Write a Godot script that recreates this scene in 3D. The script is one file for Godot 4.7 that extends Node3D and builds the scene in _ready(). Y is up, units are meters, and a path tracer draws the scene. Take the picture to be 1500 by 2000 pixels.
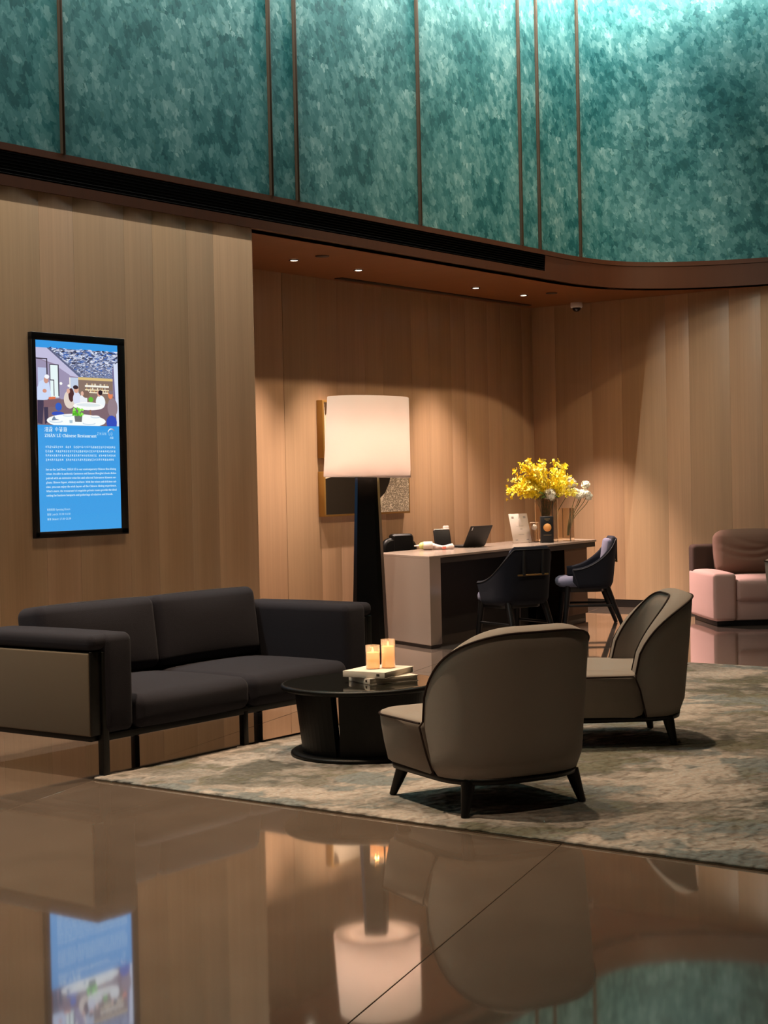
extends Node3D

# ---------------------------------------------------------------- small shape kit
class Shape:
	var v := PackedVector3Array()
	var uv := PackedVector2Array()
	var smooth := PackedByteArray()
	var start := 0
	var has_uv := false

	func tri(a: Vector3, b: Vector3, c: Vector3, s := true, ua := Vector2(), ub := Vector2(), uc := Vector2()) -> void:
		v.append(a); v.append(b); v.append(c)
		uv.append(ua); uv.append(ub); uv.append(uc)
		var k := 1 if s else 0
		smooth.append(k); smooth.append(k); smooth.append(k)

	func quad(a: Vector3, b: Vector3, c: Vector3, d: Vector3, s := true) -> void:
		tri(a, b, c, s); tri(a, c, d, s)

	# closes the piece begun last: turns it so that its outside is the front (clockwise)
	func done(t := Transform3D()) -> Shape:
		var vol := 0.0
		for i in range(start, v.size(), 3):
			vol += v[i].dot(v[i + 1].cross(v[i + 2]))
		if vol > 0.0:
			for i in range(start, v.size(), 3):
				var q := v[i + 1]; v[i + 1] = v[i + 2]; v[i + 2] = q
				var w := uv[i + 1]; uv[i + 1] = uv[i + 2]; uv[i + 2] = w
		if t != Transform3D():
			for i in range(start, v.size()):
				v[i] = t * v[i]
		start = v.size()
		return self

	func grid(p: Array, loop_u := false, s := true) -> void:
		var n := p.size()
		for i in (n if loop_u else n - 1):
			var a: PackedVector3Array = p[i]
			var b: PackedVector3Array = p[(i + 1) % n]
			for j in a.size() - 1:
				if a[j].distance_squared_to(b[j]) > 1e-14:
					tri(a[j], b[j], b[j + 1], s)
				if a[j + 1].distance_squared_to(b[j + 1]) > 1e-14:
					tri(a[j], b[j + 1], a[j + 1], s)

	# rounded box; puff swells each pair of faces (x, y, z); n is the steps of a rounded edge, m the steps between
	func rbox(c: Vector3, size: Vector3, r: float, n := 2, m := 1, puff := Vector3.ZERO, t := Transform3D()) -> Shape:
		var h := size * 0.5
		r = minf(r, minf(h.x, minf(h.y, h.z)) * 0.999)
		var steps := []
		for ax in 3:
			var l := PackedFloat32Array()
			for i in n:
				l.append(-h[ax] + r - r * tan(PI / 4.0 * (1.0 - float(i) / n)))
			for i in m + 1:
				l.append(lerpf(-h[ax] + r, h[ax] - r, float(i) / m))
			for i in range(1, n + 1):
				l.append(h[ax] - r + r * tan(PI / 4.0 * float(i) / n))
			steps.append(l)
		for ax in 3:
			var ua := (ax + 1) % 3
			var va := (ax + 2) % 3
			for sg in [-1.0, 1.0]:
				var rows := []
				for a in steps[ua]:
					var row := PackedVector3Array()
					for b in steps[va]:
						var q := Vector3()
						q[ax] = sg * h[ax]; q[ua] = a; q[va] = b
						var inner := q.clamp(-h + Vector3(r, r, r), h - Vector3(r, r, r))
						var p := inner + (q - inner).normalized() * r
						for k in 3:
							if puff[k] != 0.0:
								var k1 := (k + 1) % 3
								var k2 := (k + 2) % 3
								var f1: float = 1.0 - pow(absf(p[k1] / h[k1]), 2.5)
								var f2: float = 1.0 - pow(absf(p[k2] / h[k2]), 2.5)
								p[k] += puff[k] * f1 * f2 * p[k] / h[k]
						row.append(p)
					rows.append(row)
				var at := v.size()
				grid(rows)
				if sg < 0.0:
					for i in range(at, v.size(), 3):
						var z := v[i + 1]; v[i + 1] = v[i + 2]; v[i + 2] = z
		done(Transform3D(t.basis, t.origin) * Transform3D(Basis(), c))
		return self

	# turned shape round the y axis: profile of (radius, height), closed when it starts and ends on the axis
	func lathe(profile: PackedVector2Array, n := 32, t := Transform3D(), hard := false) -> Shape:
		var rows := []
		for i in n:
			var a := TAU * i / n
			var row := PackedVector3Array()
			for p in profile:
				row.append(Vector3(cos(a) * p.x, p.y, sin(a) * p.x))
			rows.append(row)
		grid(rows, true, not hard)
		return done(t)

	# round bar along a path
	func tube(path: PackedVector3Array, r: float, n := 8, r_end := -1.0, closed := false) -> Shape:
		var rows := []
		var count := path.size()
		var side := Vector3.ZERO
		for i in count:
			var dir: Vector3
			if closed:
				dir = (path[(i + 1) % count] - path[(i - 1 + count) % count]).normalized()
			else:
				dir = (path[mini(i + 1, count - 1)] - path[maxi(i - 1, 0)]).normalized()
			if side == Vector3.ZERO:
				side = dir.cross(Vector3.UP if absf(dir.y) < 0.9 else Vector3.RIGHT).normalized()
			side = (side - dir * side.dot(dir)).normalized()
			var other := dir.cross(side)
			var q := r if r_end < 0.0 else lerpf(r, r_end, float(i) / (count - 1))
			var row := PackedVector3Array()
			for k in n + 1:
				var a := TAU * k / n
				row.append(path[i] + (side * cos(a) + other * sin(a)) * q)
			rows.append(row)
		grid(rows, closed)
		if not closed:
			for e in [0, count - 1]:
				var row: PackedVector3Array = rows[e]
				for k in n:
					if e == 0:
						tri(path[e], row[k + 1], row[k], false)
					else:
						tri(path[e], row[k], row[k + 1], false)
			# keep the two caps turned like the sides
		return done()

	# stacked outlines: poly is (x, z); profile is (inset, y) from the bottom upwards
	func loft(poly: PackedVector2Array, profile: Array, s := true, t := Transform3D()) -> Shape:
		var n := poly.size()
		var out := PackedVector2Array()
		var area := 0.0
		for i in n:
			area += poly[i].cross(poly[(i + 1) % n])
		for i in n:
			var d0 := (poly[i] - poly[(i - 1 + n) % n]).normalized()
			var d1 := (poly[(i + 1) % n] - poly[i]).normalized()
			var n0 := Vector2(d0.y, -d0.x)
			var n1 := Vector2(d1.y, -d1.x)
			var m := (n0 + n1)
			m = m / maxf(0.3, m.length_squared() * 0.5)
			out.append(m * (1.0 if area > 0.0 else -1.0))
		var rows := []
		for i in n:
			var row := PackedVector3Array()
			for p in profile:
				var q: Vector2 = poly[i] - out[i] * p.x
				row.append(Vector3(q.x, p.y, q.y))
			rows.append(row)
		grid(rows, true, s)
		for e in [0, profile.size() - 1]:
			var flat := PackedVector2Array()
			for i in n:
				flat.append(Vector2(rows[i][e].x, rows[i][e].z))
			var idx := Geometry2D.triangulate_polygon(flat)
			for i in range(0, idx.size(), 3):
				var a: Vector3 = rows[idx[i]][e]
				var b: Vector3 = rows[idx[i + 1]][e]
				var c: Vector3 = rows[idx[i + 2]][e]
				var up := (b - a).cross(c - a).y > 0.0
				# the sides run so that the outside is where «area» says; match them
				if up == ((e > 0) == (area > 0.0)):
					tri(a, c, b, false)
				else:
					tri(a, b, c, false)
		return done(t)

	func mesh() -> ArrayMesh:
		var st := SurfaceTool.new()
		st.begin(Mesh.PRIMITIVE_TRIANGLES)
		for i in v.size():
			st.set_smooth_group(1 if smooth[i] else -1)
			if has_uv:
				st.set_uv(uv[i])
			st.add_vertex(v[i])
		st.generate_normals()
		return st.commit()


func box_poly(x0: float, z0: float, x1: float, z1: float) -> PackedVector2Array:
	return PackedVector2Array([Vector2(x0, z0), Vector2(x1, z0), Vector2(x1, z1), Vector2(x0, z1)])


func new_shape() -> Shape:
	return Shape.new()


func box(c: Vector3, size: Vector3, r := 0.004, n := 1) -> Shape:
	return Shape.new().rbox(c, size, r, n)


# ---------------------------------------------------------------- things, parts, names
var used := {}


func numbered(called: String) -> String:
	var k: int = used.get(called, -1) + 1
	used[called] = k
	return called if k == 0 else "%s_%03d" % [called, k]


func thing(called: String, label: String, category: String, at := Vector3.ZERO, turn := 0.0, group := "") -> Node3D:
	var o := Node3D.new()
	o.name = numbered(called)
	add_child(o, true)
	o.position = at
	o.rotation.y = turn
	o.set_meta("label", label)
	o.set_meta("category", category)
	if group:
		o.set_meta("group", group)
	return o


func part(called: String, s: Shape, m: Material, parent: Node, label := "") -> MeshInstance3D:
	var o := MeshInstance3D.new()
	o.name = called
	o.mesh = s.mesh()
	o.material_override = m
	parent.add_child(o, true)
	if label:
		o.set_meta("label", label)
	return o


func part_mesh(called: String, mesh: Mesh, m: Material, parent: Node) -> MeshInstance3D:
	var o := MeshInstance3D.new()
	o.name = called
	o.mesh = mesh
	o.material_override = m
	parent.add_child(o, true)
	return o


func struct(called: String, s: Shape, m: Material, label: String) -> MeshInstance3D:
	var o := part(called, s, m, self)
	o.set_meta("kind", "structure")
	o.set_meta("label", label)
	o.set_meta("category", called.split("_")[0])
	return o


func dup(o: Node3D, label: String, at: Vector3, turn: float) -> Node3D:
	var c: Node3D = o.duplicate()
	c.name = numbered(String(o.name))
	add_child(c, true)
	c.position = at
	c.rotation.y = turn
	c.set_meta("label", label)
	return c


# a lamp's light
func spot(called: String, at: Vector3, to: Vector3, energy: float, color: Color, angle: float, soft: float, parent: Node, blend := 0.6) -> SpotLight3D:
	var l := SpotLight3D.new()
	l.name = called
	parent.add_child(l, true)
	l.light_energy = energy
	l.light_color = color
	l.spot_angle = angle
	l.spot_angle_attenuation = blend
	l.spot_range = 30.0
	l.spot_attenuation = 2.0
	l.light_size = soft
	l.shadow_enabled = true
	l.transform = Transform3D(Basis.looking_at(to - at, Vector3.RIGHT if absf((to - at).normalized().y) > 0.9 else Vector3.UP), at)
	return l


func omni(called: String, at: Vector3, energy: float, color: Color, soft: float, parent: Node) -> OmniLight3D:
	var l := OmniLight3D.new()
	l.name = called
	parent.add_child(l, true)
	l.light_energy = energy
	l.light_color = color
	l.light_size = soft
	l.omni_range = 30.0
	l.omni_attenuation = 2.0
	l.shadow_enabled = true
	l.position = at
	return l


# ---------------------------------------------------------------- materials
func mat(c: Color, rough := 0.6, spec := 0.5, metal := 0.0) -> StandardMaterial3D:
	var m := StandardMaterial3D.new()
	m.albedo_color = c
	m.roughness = rough
	m.metallic_specular = spec
	m.metallic = metal
	return m


func c8(r: int, g: int, b: int) -> Color:
	return Color8(r, g, b)


func noise(s: int, freq: float, octaves := 4, kind := FastNoiseLite.TYPE_SIMPLEX_SMOOTH) -> FastNoiseLite:
	var f := FastNoiseLite.new()
	f.seed = s
	f.noise_type = kind
	f.frequency = freq
	f.fractal_type = FastNoiseLite.FRACTAL_FBM if octaves > 1 else FastNoiseLite.FRACTAL_NONE
	f.fractal_octaves = octaves
	return f


func noise_tex(f: FastNoiseLite, size: int, normal := false, strength := 4.0) -> NoiseTexture2D:
	var t := NoiseTexture2D.new()
	t.noise = f
	t.width = size
	t.height = size
	t.seamless = true
	t.as_normal_map = normal
	t.bump_strength = strength
	return t


func triplanar(m: StandardMaterial3D, scale: float, world := true) -> StandardMaterial3D:
	m.uv1_triplanar = true
	m.uv1_world_triplanar = world
	m.uv1_scale = Vector3(scale, scale, scale)
	return m


var weave: NoiseTexture2D


func fabric(c: Color, scale := 9.0, depth := 0.35, sheen := 0.25) -> StandardMaterial3D:
	var m := mat(c, 0.92, 0.25)
	if weave == null:
		weave = noise_tex(noise(5, 0.16, 3), 256, true, 5.0)
	m.normal_enabled = true
	m.normal_texture = weave
	m.normal_scale = depth
	m.rim_enabled = sheen > 0.0
	m.rim = sheen
	triplanar(m, scale, false)
	return m


# quarter-sawn veneer: fine upright grain; the tone of a leaf comes from its own material
func veneer_texture() -> ImageTexture:
	var w := 512
	var h := 512
	var im := Image.create(w, h, false, Image.FORMAT_RGB8)
	var fine := noise(11, 0.11, 3)
	var broad := noise(12, 0.02, 3)
	var fleck := noise(13, 0.09, 2)
	for y in h:
		var fy: float = 1.0 - absf(float(y) / h * 2.0 - 1.0)   # mirrored, so that it repeats upwards
		for x in w:
			var a := TAU * x / w
			var cx := cos(a) * 82.0
			var cz := sin(a) * 82.0
			var g: float = fine.get_noise_3d(cx, fy * 9.0, cz) * 0.55 + broad.get_noise_3d(cx, fy * 4.0, cz) * 0.5 + maxf(0.0, fleck.get_noise_3d(cx, fy * 60.0, cz) - 0.25) * 0.35
			var k := 1.0 + g * 0.08
			im.set_pixel(x, y, Color(0.93 * k, 0.92 * k, 0.90 * k))
	return ImageTexture.create_from_image(im)


func wood_set(t: Texture2D, base: Color, rough: float, spec := 0.45) -> Array:
	var set_of := []
	var rng := RandomNumberGenerator.new()
	rng.seed = 77
	for i in 7:
		var k: float = [1.0, 0.965, 1.02, 0.985, 1.01, 0.95, 1.035][i]
		var m := mat(Color(base.r * k, base.g * k * (0.995 + 0.01 * (i % 2)), base.b * k * (0.99 + 0.012 * (i % 3))), rough + 0.02 * (i % 3), spec)
		m.albedo_texture = t
		m.uv1_offset = Vector3(rng.randf(), rng.randf(), rng.randf())
		triplanar(m, 0.9)
		m.uv1_scale = Vector3(0.95, 0.32, 0.95)
		set_of.append(m)
	return set_of


# ---------------------------------------------------------------- drawing into pictures (prints only)
func fill_poly(im: Image, pts: PackedVector2Array, c: Color) -> void:
	var lo := 1e9
	var hi := -1e9
	for p in pts:
		lo = minf(lo, p.y)
		hi = maxf(hi, p.y)
	var n := pts.size()
	for y in range(maxi(0, int(ceil(lo - 0.5))), mini(im.get_height(), int(floor(hi - 0.5)) + 1)):
		var yy := y + 0.5
		var xs := []
		for i in n:
			var a := pts[i]
			var b := pts[(i + 1) % n]
			if (a.y <= yy) != (b.y <= yy):
				xs.append(a.x + (yy - a.y) / (b.y - a.y) * (b.x - a.x))
		xs.sort()
		for k in range(0, xs.size() - 1, 2):
			var x0 := int(round(xs[k]))
			var x1 := int(round(xs[k + 1]))
			if x1 > x0:
				im.fill_rect(Rect2i(x0, y, x1 - x0, 1), c)


func ellipse_pts(cx: float, cy: float, rx: float, ry: float, turn := 0.0, n := 28) -> PackedVector2Array:
	var p := PackedVector2Array()
	for i in n:
		var a := TAU * i / n
		p.append(Vector2(cx, cy) + Vector2(cos(a) * rx, sin(a) * ry).rotated(turn))
	return p


func font(called: String, weight := 400) -> SystemFont:
	var f := SystemFont.new()
	f.font_names = PackedStringArray([called])
	f.font_weight = weight
	return f


# a line of lettering: x, baseline y, height of a capital, and (if given) the width it is set to
func letter(im: Image, f: Font, what: String, x: float, y: float, cap: float, c: Color, width := 0.0) -> float:
	var t := TextMesh.new()
	t.font = f
	t.font_size = 64
	t.pixel_size = 1.0
	t.depth = 0.0
	t.curve_step = 3.0
	t.text = what
	var arr := t.get_mesh_arrays()
	var vs: PackedVector3Array = arr[Mesh.ARRAY_VERTEX]
	var idx: PackedInt32Array = arr[Mesh.ARRAY_INDEX] if arr[Mesh.ARRAY_INDEX] != null else PackedInt32Array(range(vs.size()))
	if vs.is_empty():
		return x
	var lo := vs[0]
	var hi := vs[0]
	for p in vs:
		lo = lo.min(p)
		hi = hi.max(p)
	var ref := TextMesh.new()
	ref.font = f
	ref.font_size = 64
	ref.pixel_size = 1.0
	ref.depth = 0.0
	ref.vertical_alignment = VERTICAL_ALIGNMENT_CENTER
	ref.text = "HH"
	var rb := ref.get_aabb()
	var k := cap / rb.size.y
	var kx := width / (hi.x - lo.x) if width > 0.0 else k
	var base := rb.position.y
	for i in range(0, idx.size(), 3):
		var p := PackedVector2Array()
		for j in 3:
			var q := vs[idx[i + j]]
			p.append(Vector2(x + (q.x - lo.x) * kx, y - (q.y - base) * k))
		fill_poly(im, p, c)
	return x + (hi.x - lo.x) * kx


func stroke(im: Image, a: Vector2, b: Vector2, w: float, c: Color) -> void:
	var n := (b - a).normalized().orthogonal() * w * 0.5
	fill_poly(im, PackedVector2Array([a + n, b + n, b - n, a - n]), c)


# a Chinese character from strokes on a grid of 10 (or 16) steps: every two figures are a point
func han(im: Image, code: String, x: float, y: float, s: float, w: float, c: Color, steps := 10.0) -> void:
	for st in code.split(" ", false):
		var d := []
		for ch in st:
			d.append(float(ch.hex_to_int()))
		for i in range(0, d.size() - 2, 2):
			stroke(im, Vector2(x + d[i] * s / steps, y + d[i + 1] * s / steps), Vector2(x + d[i + 2] * s / steps, y + d[i + 3] * s / steps), w, c)


func screen_picture() -> ImageTexture:
	var w := 1440
	var h := 2490
	var im := Image.create(w, h, false, Image.FORMAT_RGB8)
	for y in h:
		var k := float(y) / h
		im.fill_rect(Rect2i(0, y, w, 1), Color(0.22, 0.60, 0.90).lerp(Color(0.27, 0.63, 0.90), k))
	# the photograph of the dining room, 100 x 100 over x 0..w and y ph0..ph1
	var ph0 := 96.0
	var ph1 := 1100.0
	var P := func(a: Array) -> PackedVector2Array:
		var o := PackedVector2Array()
		for i in range(0, a.size(), 2):
			o.append(Vector2(a[i] / 100.0 * w, ph0 + a[i + 1] / 100.0 * (ph1 - ph0)))
		return o
	var E := func(cx: float, cy: float, rx: float, ry: float, turn := 0.0) -> PackedVector2Array:
		return ellipse_pts(cx / 100.0 * w, ph0 + cy / 100.0 * (ph1 - ph0), rx / 100.0 * w, ry / 100.0 * (ph1 - ph0), turn)
	fill_poly(im, P.call([0, 0, 100, 0, 100, 100, 0, 100]), Color8(150, 135, 160))
	fill_poly(im, P.call([0, 60, 100, 60, 100, 100, 0, 100]), Color8(128, 104, 112))
	# ceiling of hanging scales
	fill_poly(im, P.call([14, 0, 100, 0, 100, 36, 50, 36]), Color8(120, 128, 160))
	var rng := RandomNumberGenerator.new()
	rng.seed = 21
	for i in 900:
		var yy := rng.randf() * 35.0
		var xx := rng.randf_range(15.0 + yy * 1.03, 99.0)
		var big := 1.0 - yy / 50.0
		var tone: Color = [Color8(226, 232, 248), Color8(176, 190, 222), Color8(92, 100, 130), Color8(70, 104, 178), Color8(205, 205, 222), Color8(60, 62, 84)][rng.randi() % 6]
		fill_poly(im, E.call(xx, yy, rng.randf_range(1.2, 4.0) * big, rng.randf_range(0.5, 1.3) * big, rng.randf_range(-0.5, 0.3)), tone)
	fill_poly(im, P.call([0, 0, 13, 0, 51, 36, 27, 34, 27, 22, 0, 13]), Color8(196, 192, 222))
	fill_poly(im, P.call([13, 0, 16, 0, 53, 34, 51, 35]), Color8(96, 100, 130))
	# far wall, shelves of bottles
	fill_poly(im, P.call([50, 36, 93, 36, 93, 70, 50, 70]), Color8(138, 116, 104))
	fill_poly(im, P.call([50, 36, 93, 36, 93, 39.5, 50, 39.5]), Color8(222, 192, 128))
	fill_poly(im, P.call([58, 46, 88, 46, 88, 48.5, 58, 48.5]), Color8(255, 252, 236))
	fill_poly(im, P.call([58, 51.5, 88, 51.5, 88, 53, 58, 53]), Color8(244, 226, 186))
	fill_poly(im, P.call([62, 55, 88, 55, 88, 56.5, 62, 56.5]), Color8(246, 236, 210))
	for i in 40:
		var bx := rng.randf_range(58, 87)
		var by: float = [46.0, 51.5, 55.0][rng.randi() % 3]
		fill_poly(im, P.call([bx, by - 2.4, bx + 0.7, by - 2.4, bx + 0.7, by, bx, by]), Color8(220, 178, 120) if i % 2 else Color8(255, 240, 214))
	# left wall, bright panels in dark frames
	fill_poly(im, P.call([0, 14, 27, 25, 40, 34, 40, 66, 0, 66]), Color8(158, 148, 178))
	fill_poly(im, P.call([2, 26, 12, 26, 12, 60, 2, 60]), Color8(190, 200, 232))
	fill_poly(im, P.call([0.4, 13.5, 13.4, 13.5, 13.4, 15, 0.4, 15]), Color8(56, 48, 60))
	fill_poly(im, P.call([12.2, 13.5, 13.4, 13.5, 13.4, 44, 12.2, 44]), Color8(56, 48, 60))
	fill_poly(im, P.call([16.4, 22, 26, 22, 26, 64, 16.4, 64]), Color8(232, 248, 248))
	for q in [[15.8, 21, 26.5, 22], [15.8, 21, 16.7, 42], [25.6, 21, 26.8, 62], [15.8, 41, 21, 42], [20.2, 41, 21, 62]]:
		fill_poly(im, P.call([q[0], q[1], q[2], q[1], q[2], q[3], q[0], q[3]]), Color8(60, 56, 70))
	fill_poly(im, P.call([40, 37, 50, 37, 50, 62, 40, 62]), Color8(196, 208, 230))
	fill_poly(im, P.call([39, 37, 40.4, 37, 40.4, 60, 39, 60]), Color8(240, 236, 230))
	fill_poly(im, E.call(29, 45.5, 1.7, 1.9), Color8(255, 255, 250))
	fill_poly(im, E.call(38.2, 48, 1.5, 1.7), Color8(255, 255, 250))
	fill_poly(im, P.call([94.5, 18, 99, 14, 100, 14, 100, 100, 97, 100]), Color8(216, 224, 246))
	fill_poly(im, P.call([92.5, 24, 94.5, 20, 96.5, 84, 95, 84]), Color8(120, 112, 150))
	# cook with tray, counter
	fill_poly(im, P.call([4, 66, 13, 66, 13, 96, 9, 99, 8, 74, 6, 99, 0.5, 98, 1, 66]), Color8(66, 58, 82))
	fill_poly(im, P.call([4, 44, 9, 41, 15, 45, 17, 62, 12, 68, 0.6, 68, 1, 52]), Color8(206, 220, 248))
	fill_poly(im, E.call(11.5, 42, 2.6, 4.2), Color8(206, 150, 132))
	fill_poly(im, E.call(12.5, 37.5, 2.8, 2.8), Color8(246, 248, 255))
	fill_poly(im, E.call(9.5, 56, 2.4, 2.4), Color8(214, 150, 130))
	fill_poly(im, P.call([8, 68, 28, 65, 28, 76, 8, 77]), Color8(126, 96, 106))
	fill_poly(im, P.call([14, 64, 22, 63, 22, 66, 14, 67]), Color8(226, 116, 74))
	# guests
	fill_poly(im, E.call(39, 66, 7, 12), Color8(228, 214, 202))
	fill_poly(im, E.call(41, 60, 3.4, 9), Color8(84, 50, 52))
	fill_poly(im, E.call(37.6, 55, 2, 3.4), Color8(226, 176, 156))
	fill_poly(im, E.call(48, 65, 5, 9), Color8(222, 226, 246))
	fill_poly(im, E.call(47.2, 52.6, 3, 4.6), Color8(224, 172, 150))
	fill_poly(im, E.call(46.6, 49.6, 3.2, 2.6), Color8(60, 44, 50))
	fill_poly(im, E.call(56, 66, 4.6, 9), Color8(236, 238, 244))
	fill_poly(im, E.call(59, 58, 4.6, 5), Color8(130, 104, 92))
	fill_poly(im, E.call(54.5, 57.5, 1.8, 3), Color8(226, 180, 160))
	fill_poly(im, E.call(77, 68, 6, 9), Color8(240, 246, 250))
	fill_poly(im, E.call(75.4, 56.6, 2.4, 4.2), Color8(222, 166, 146))
	fill_poly(im, E.call(77, 55.4, 2.6, 3.4), Color8(50, 38, 44))
	fill_poly(im, E.call(92, 75, 6.4, 13), Color8(150, 130, 138))
	fill_poly(im, E.call(89.6, 58, 3, 5.4), Color8(232, 136, 96))
	fill_poly(im, E.call(90.4, 54.6, 3, 2.4), Color8(136, 120, 124))
	# far table, near table, chairs, plants
	fill_poly(im, E.call(62, 74, 19, 5.4), Color8(252, 252, 250))
	fill_poly(im, E.call(62, 72.4, 15, 2.2), Color8(224, 232, 236))
	fill_poly(im, E.call(65, 65, 3, 3.4), Color8(104, 190, 60))
	fill_poly(im, P.call([63, 79, 65, 79, 65, 90, 63, 90]), Color8(150, 110, 90))
	fill_poly(im, E.call(25.5, 76, 3.8, 5.4), Color8(56, 96, 196))
	fill_poly(im, E.call(24.5, 85, 7.4, 2.8), Color8(58, 84, 190))
	fill_poly(im, E.call(47, 94, 36, 9.4), Color8(250, 254, 252))
	for q in [[22, 95, 8, 2.0], [62, 97, 8, 2.0], [70, 88, 6, 1.8], [36, 87, 6, 1.6]]:
		fill_poly(im, E.call(q[0], q[1], q[2], q[3]), Color8(206, 222, 234))
		fill_poly(im, E.call(q[0], q[1] - 0.7, q[2] * 0.86, q[3] * 0.7), Color8(250, 253, 253))
	fill_poly(im, P.call([18, 91, 20, 88, 22, 92, 26, 93, 17, 94]), Color8(120, 140, 164))
	fill_poly(im, P.call([38, 93, 42, 93, 41.6, 97, 38.4, 97]), Color8(176, 200, 212))
	fill_poly(im, P.call([44, 86, 54, 86, 53, 95, 45, 95]), Color8(112, 112, 112))
	for i in 26:
		fill_poly(im, E.call(rng.randf_range(43, 55), rng.randf_range(78, 87), 1.8, 1.5, rng.randf() * 3.0), [Color8(116, 214, 60), Color8(84, 176, 44), Color8(150, 236, 96)][i % 3])
	fill_poly(im, E.call(90.5, 95, 6.6, 9.4), Color8(56, 78, 186))
	fill_poly(im, P.call([0, 100, 100, 100, 100, 106, 0, 106]), Color(0.24, 0.62, 0.92))
	for y in range(int(ph1), int(ph1) + 50):
		im.fill_rect(Rect2i(0, y, w, 1), Color(0.23, 0.605, 0.90))
	# a lens and a moving crowd leave it a little soft
	var soft := im.get_region(Rect2i(0, int(ph0), w, int(ph1 - ph0)))
	soft.resize(260, 182, Image.INTERPOLATE_LANCZOS)
	soft.resize(w, int(ph1 - ph0), Image.INTERPOLATE_CUBIC)
	im.blit_rect(soft, Rect2i(0, 0, w, int(ph1 - ph0)), Vector2i(0, int(ph0)))
	# the lettering
	var white := Color(0.93, 0.99, 1.0)
	var serif := font("Droid Serif", 700)
	var serif_n := font("Droid Serif", 400)
	var sans := font("Droid Sans", 400)
	var hz := [
		"1234 0638 0f3a 53f3 717a d1da 75d5 78d8 4afa 6a6f 6fff 9b8d bbbded",
		"31d1 0406 04f4 f4f6 8187 4555 4757 a5b5 a7b7 1858 181b 585b 1b5b 3b3f 3d5d 0f6e 1c1f a87b 98e8 e87c 99ec 8cdc 8c8f dcdf 8fdf",
		"24d4 242a d4da 2ada 707f",
		"1151 3135 5226 91d1 d186 92d6 860a 86fa 49b9 b9bd 4bbb 4dbd 494f 4f7e 7dcf",
		"7081 12f2 120f 3585 454e 757e 4878 4b7b 2e8d 95f5 c3c7 a7e7 a7aa e7ea aaea c7ca 9bfb 9d8f adafefed ccdd"]
	for i in 5:
		han(im, hz[i], 120.0 + i * 72.0 + (30.0 if i > 1 else 0.0), 1122.0, 66.0, 4.6, white, 16.0)
	letter(im, serif, "ZHÀN LÙ Chinese Restaurant", 120, 1256, 40, white, 900)
	# the mark: wide-set letters under a crescent
	letter(im, sans, "Z", 1035, 1222, 36, Color(0.8, 0.93, 1.0))
	letter(im, sans, "H", 1080, 1222, 36, Color(0.8, 0.93, 1.0))
	letter(im, sans, "À", 1124, 1222, 36, Color(0.8, 0.93, 1.0))
	letter(im, sans, "N", 1168, 1222, 36, Color(0.8, 0.93, 1.0))
	letter(im, sans, "L", 1246, 1224, 36, Color(0.8, 0.93, 1.0))
	letter(im, sans, "Ù", 1282, 1224, 36, Color(0.8, 0.93, 1.0))
	for i in 60:
		var a := PI + 0.35 + i / 60.0 * 2.1
		var tone := Color(0.95, 0.97, 1.0).lerp(Color(0.62, 0.56, 0.62), clampf((i - 28) / 26.0, 0.0, 1.0))
		im.fill_rect(Rect2i(int(1290 + cos(a) * 66), int(1196 + sin(a) * 66), 7, 14), tone)
	han(im, hz[0], 1262, 1240, 32, 2.6, white, 16.0)
	han(im, hz[1], 1297, 1240, 32, 2.6, white, 16.0)
	# body text in Chinese: too small in the photograph to read
	rng.seed = 4
	for line in 4:
		var x := 124.0
		var last := 1300.0 if line == 3 else 1345.0
		while x < last:
			if rng.randf() > 0.06:
				var code := ""
				for k in 3 + rng.randi() % 2:
					var yy := 1 + k * 3 - rng.randi() % 2
					var cut := rng.randi() % 4
					code += "%x%x%x%x " % [cut, yy, 9 - (rng.randi() % 4 if cut == 0 else 0), yy]
				for k in 1 + rng.randi() % 2:
					var xx := 2 + k * 4 + rng.randi() % 3
					code += "%x%x%x%x " % [xx, rng.randi() % 3, xx, 7 + rng.randi() % 4]
				if rng.randf() < 0.6:
					code += "5%x%x9 " % [rng.randi() % 5, rng.randi() % 3]
				if rng.randf() < 0.5:
					code += "5%x9a " % (3 + rng.randi() % 3)
				han(im, code, x, 1372.0 + line * 56.0, 28.0, 3.0, white)
			x += 34.5
	var body := [
		"Set on the 2nd floor, ZHÀN LÙ is our contemporary Chinese fine-dining",
		"venue. On offer is authentic Cantonese and famous Shanghai classic dishes",
		"paired with an extensive wine list and selected Taiwanese Kinmen sor-",
		"ghum, Chinese liquor, whiskey and beer. With fine wines and delicious cui-",
		"sine, you can enjoy the rich layers of the Chinese dining experience.",
		"What's more, the restaurant's 6 exquisite private rooms provide the ideal",
		"setting for business banquets and gatherings of relatives and friends."]
	for i in 7:
		letter(im, serif, body[i], 124, 1692 + i * 56.5, 25, white, 1240.0 if i < 6 else 1170.0)
	var hours := ["Opening Hours", "Lunch: 11:30~14:30", "Dinner: 17:30~21:30"]
	for i in 3:
		var n: int = [4, 2, 2][i]
		for k in n:
			han(im, "1191 1595 1999 3 41 3139 7179 505a", 128.0 + k * 34.0, 2188.0 + i * 62.0, 28.0, 3.0, white)
		letter(im, serif_n, hours[i], 136.0 + n * 34.0, 2215.0 + i * 62.0, 24, white, [250.0, 320.0, 330.0][i])
	im.resize(720, 1245, Image.INTERPOLATE_LANCZOS)
	return ImageTexture.create_from_image(im)


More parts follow.
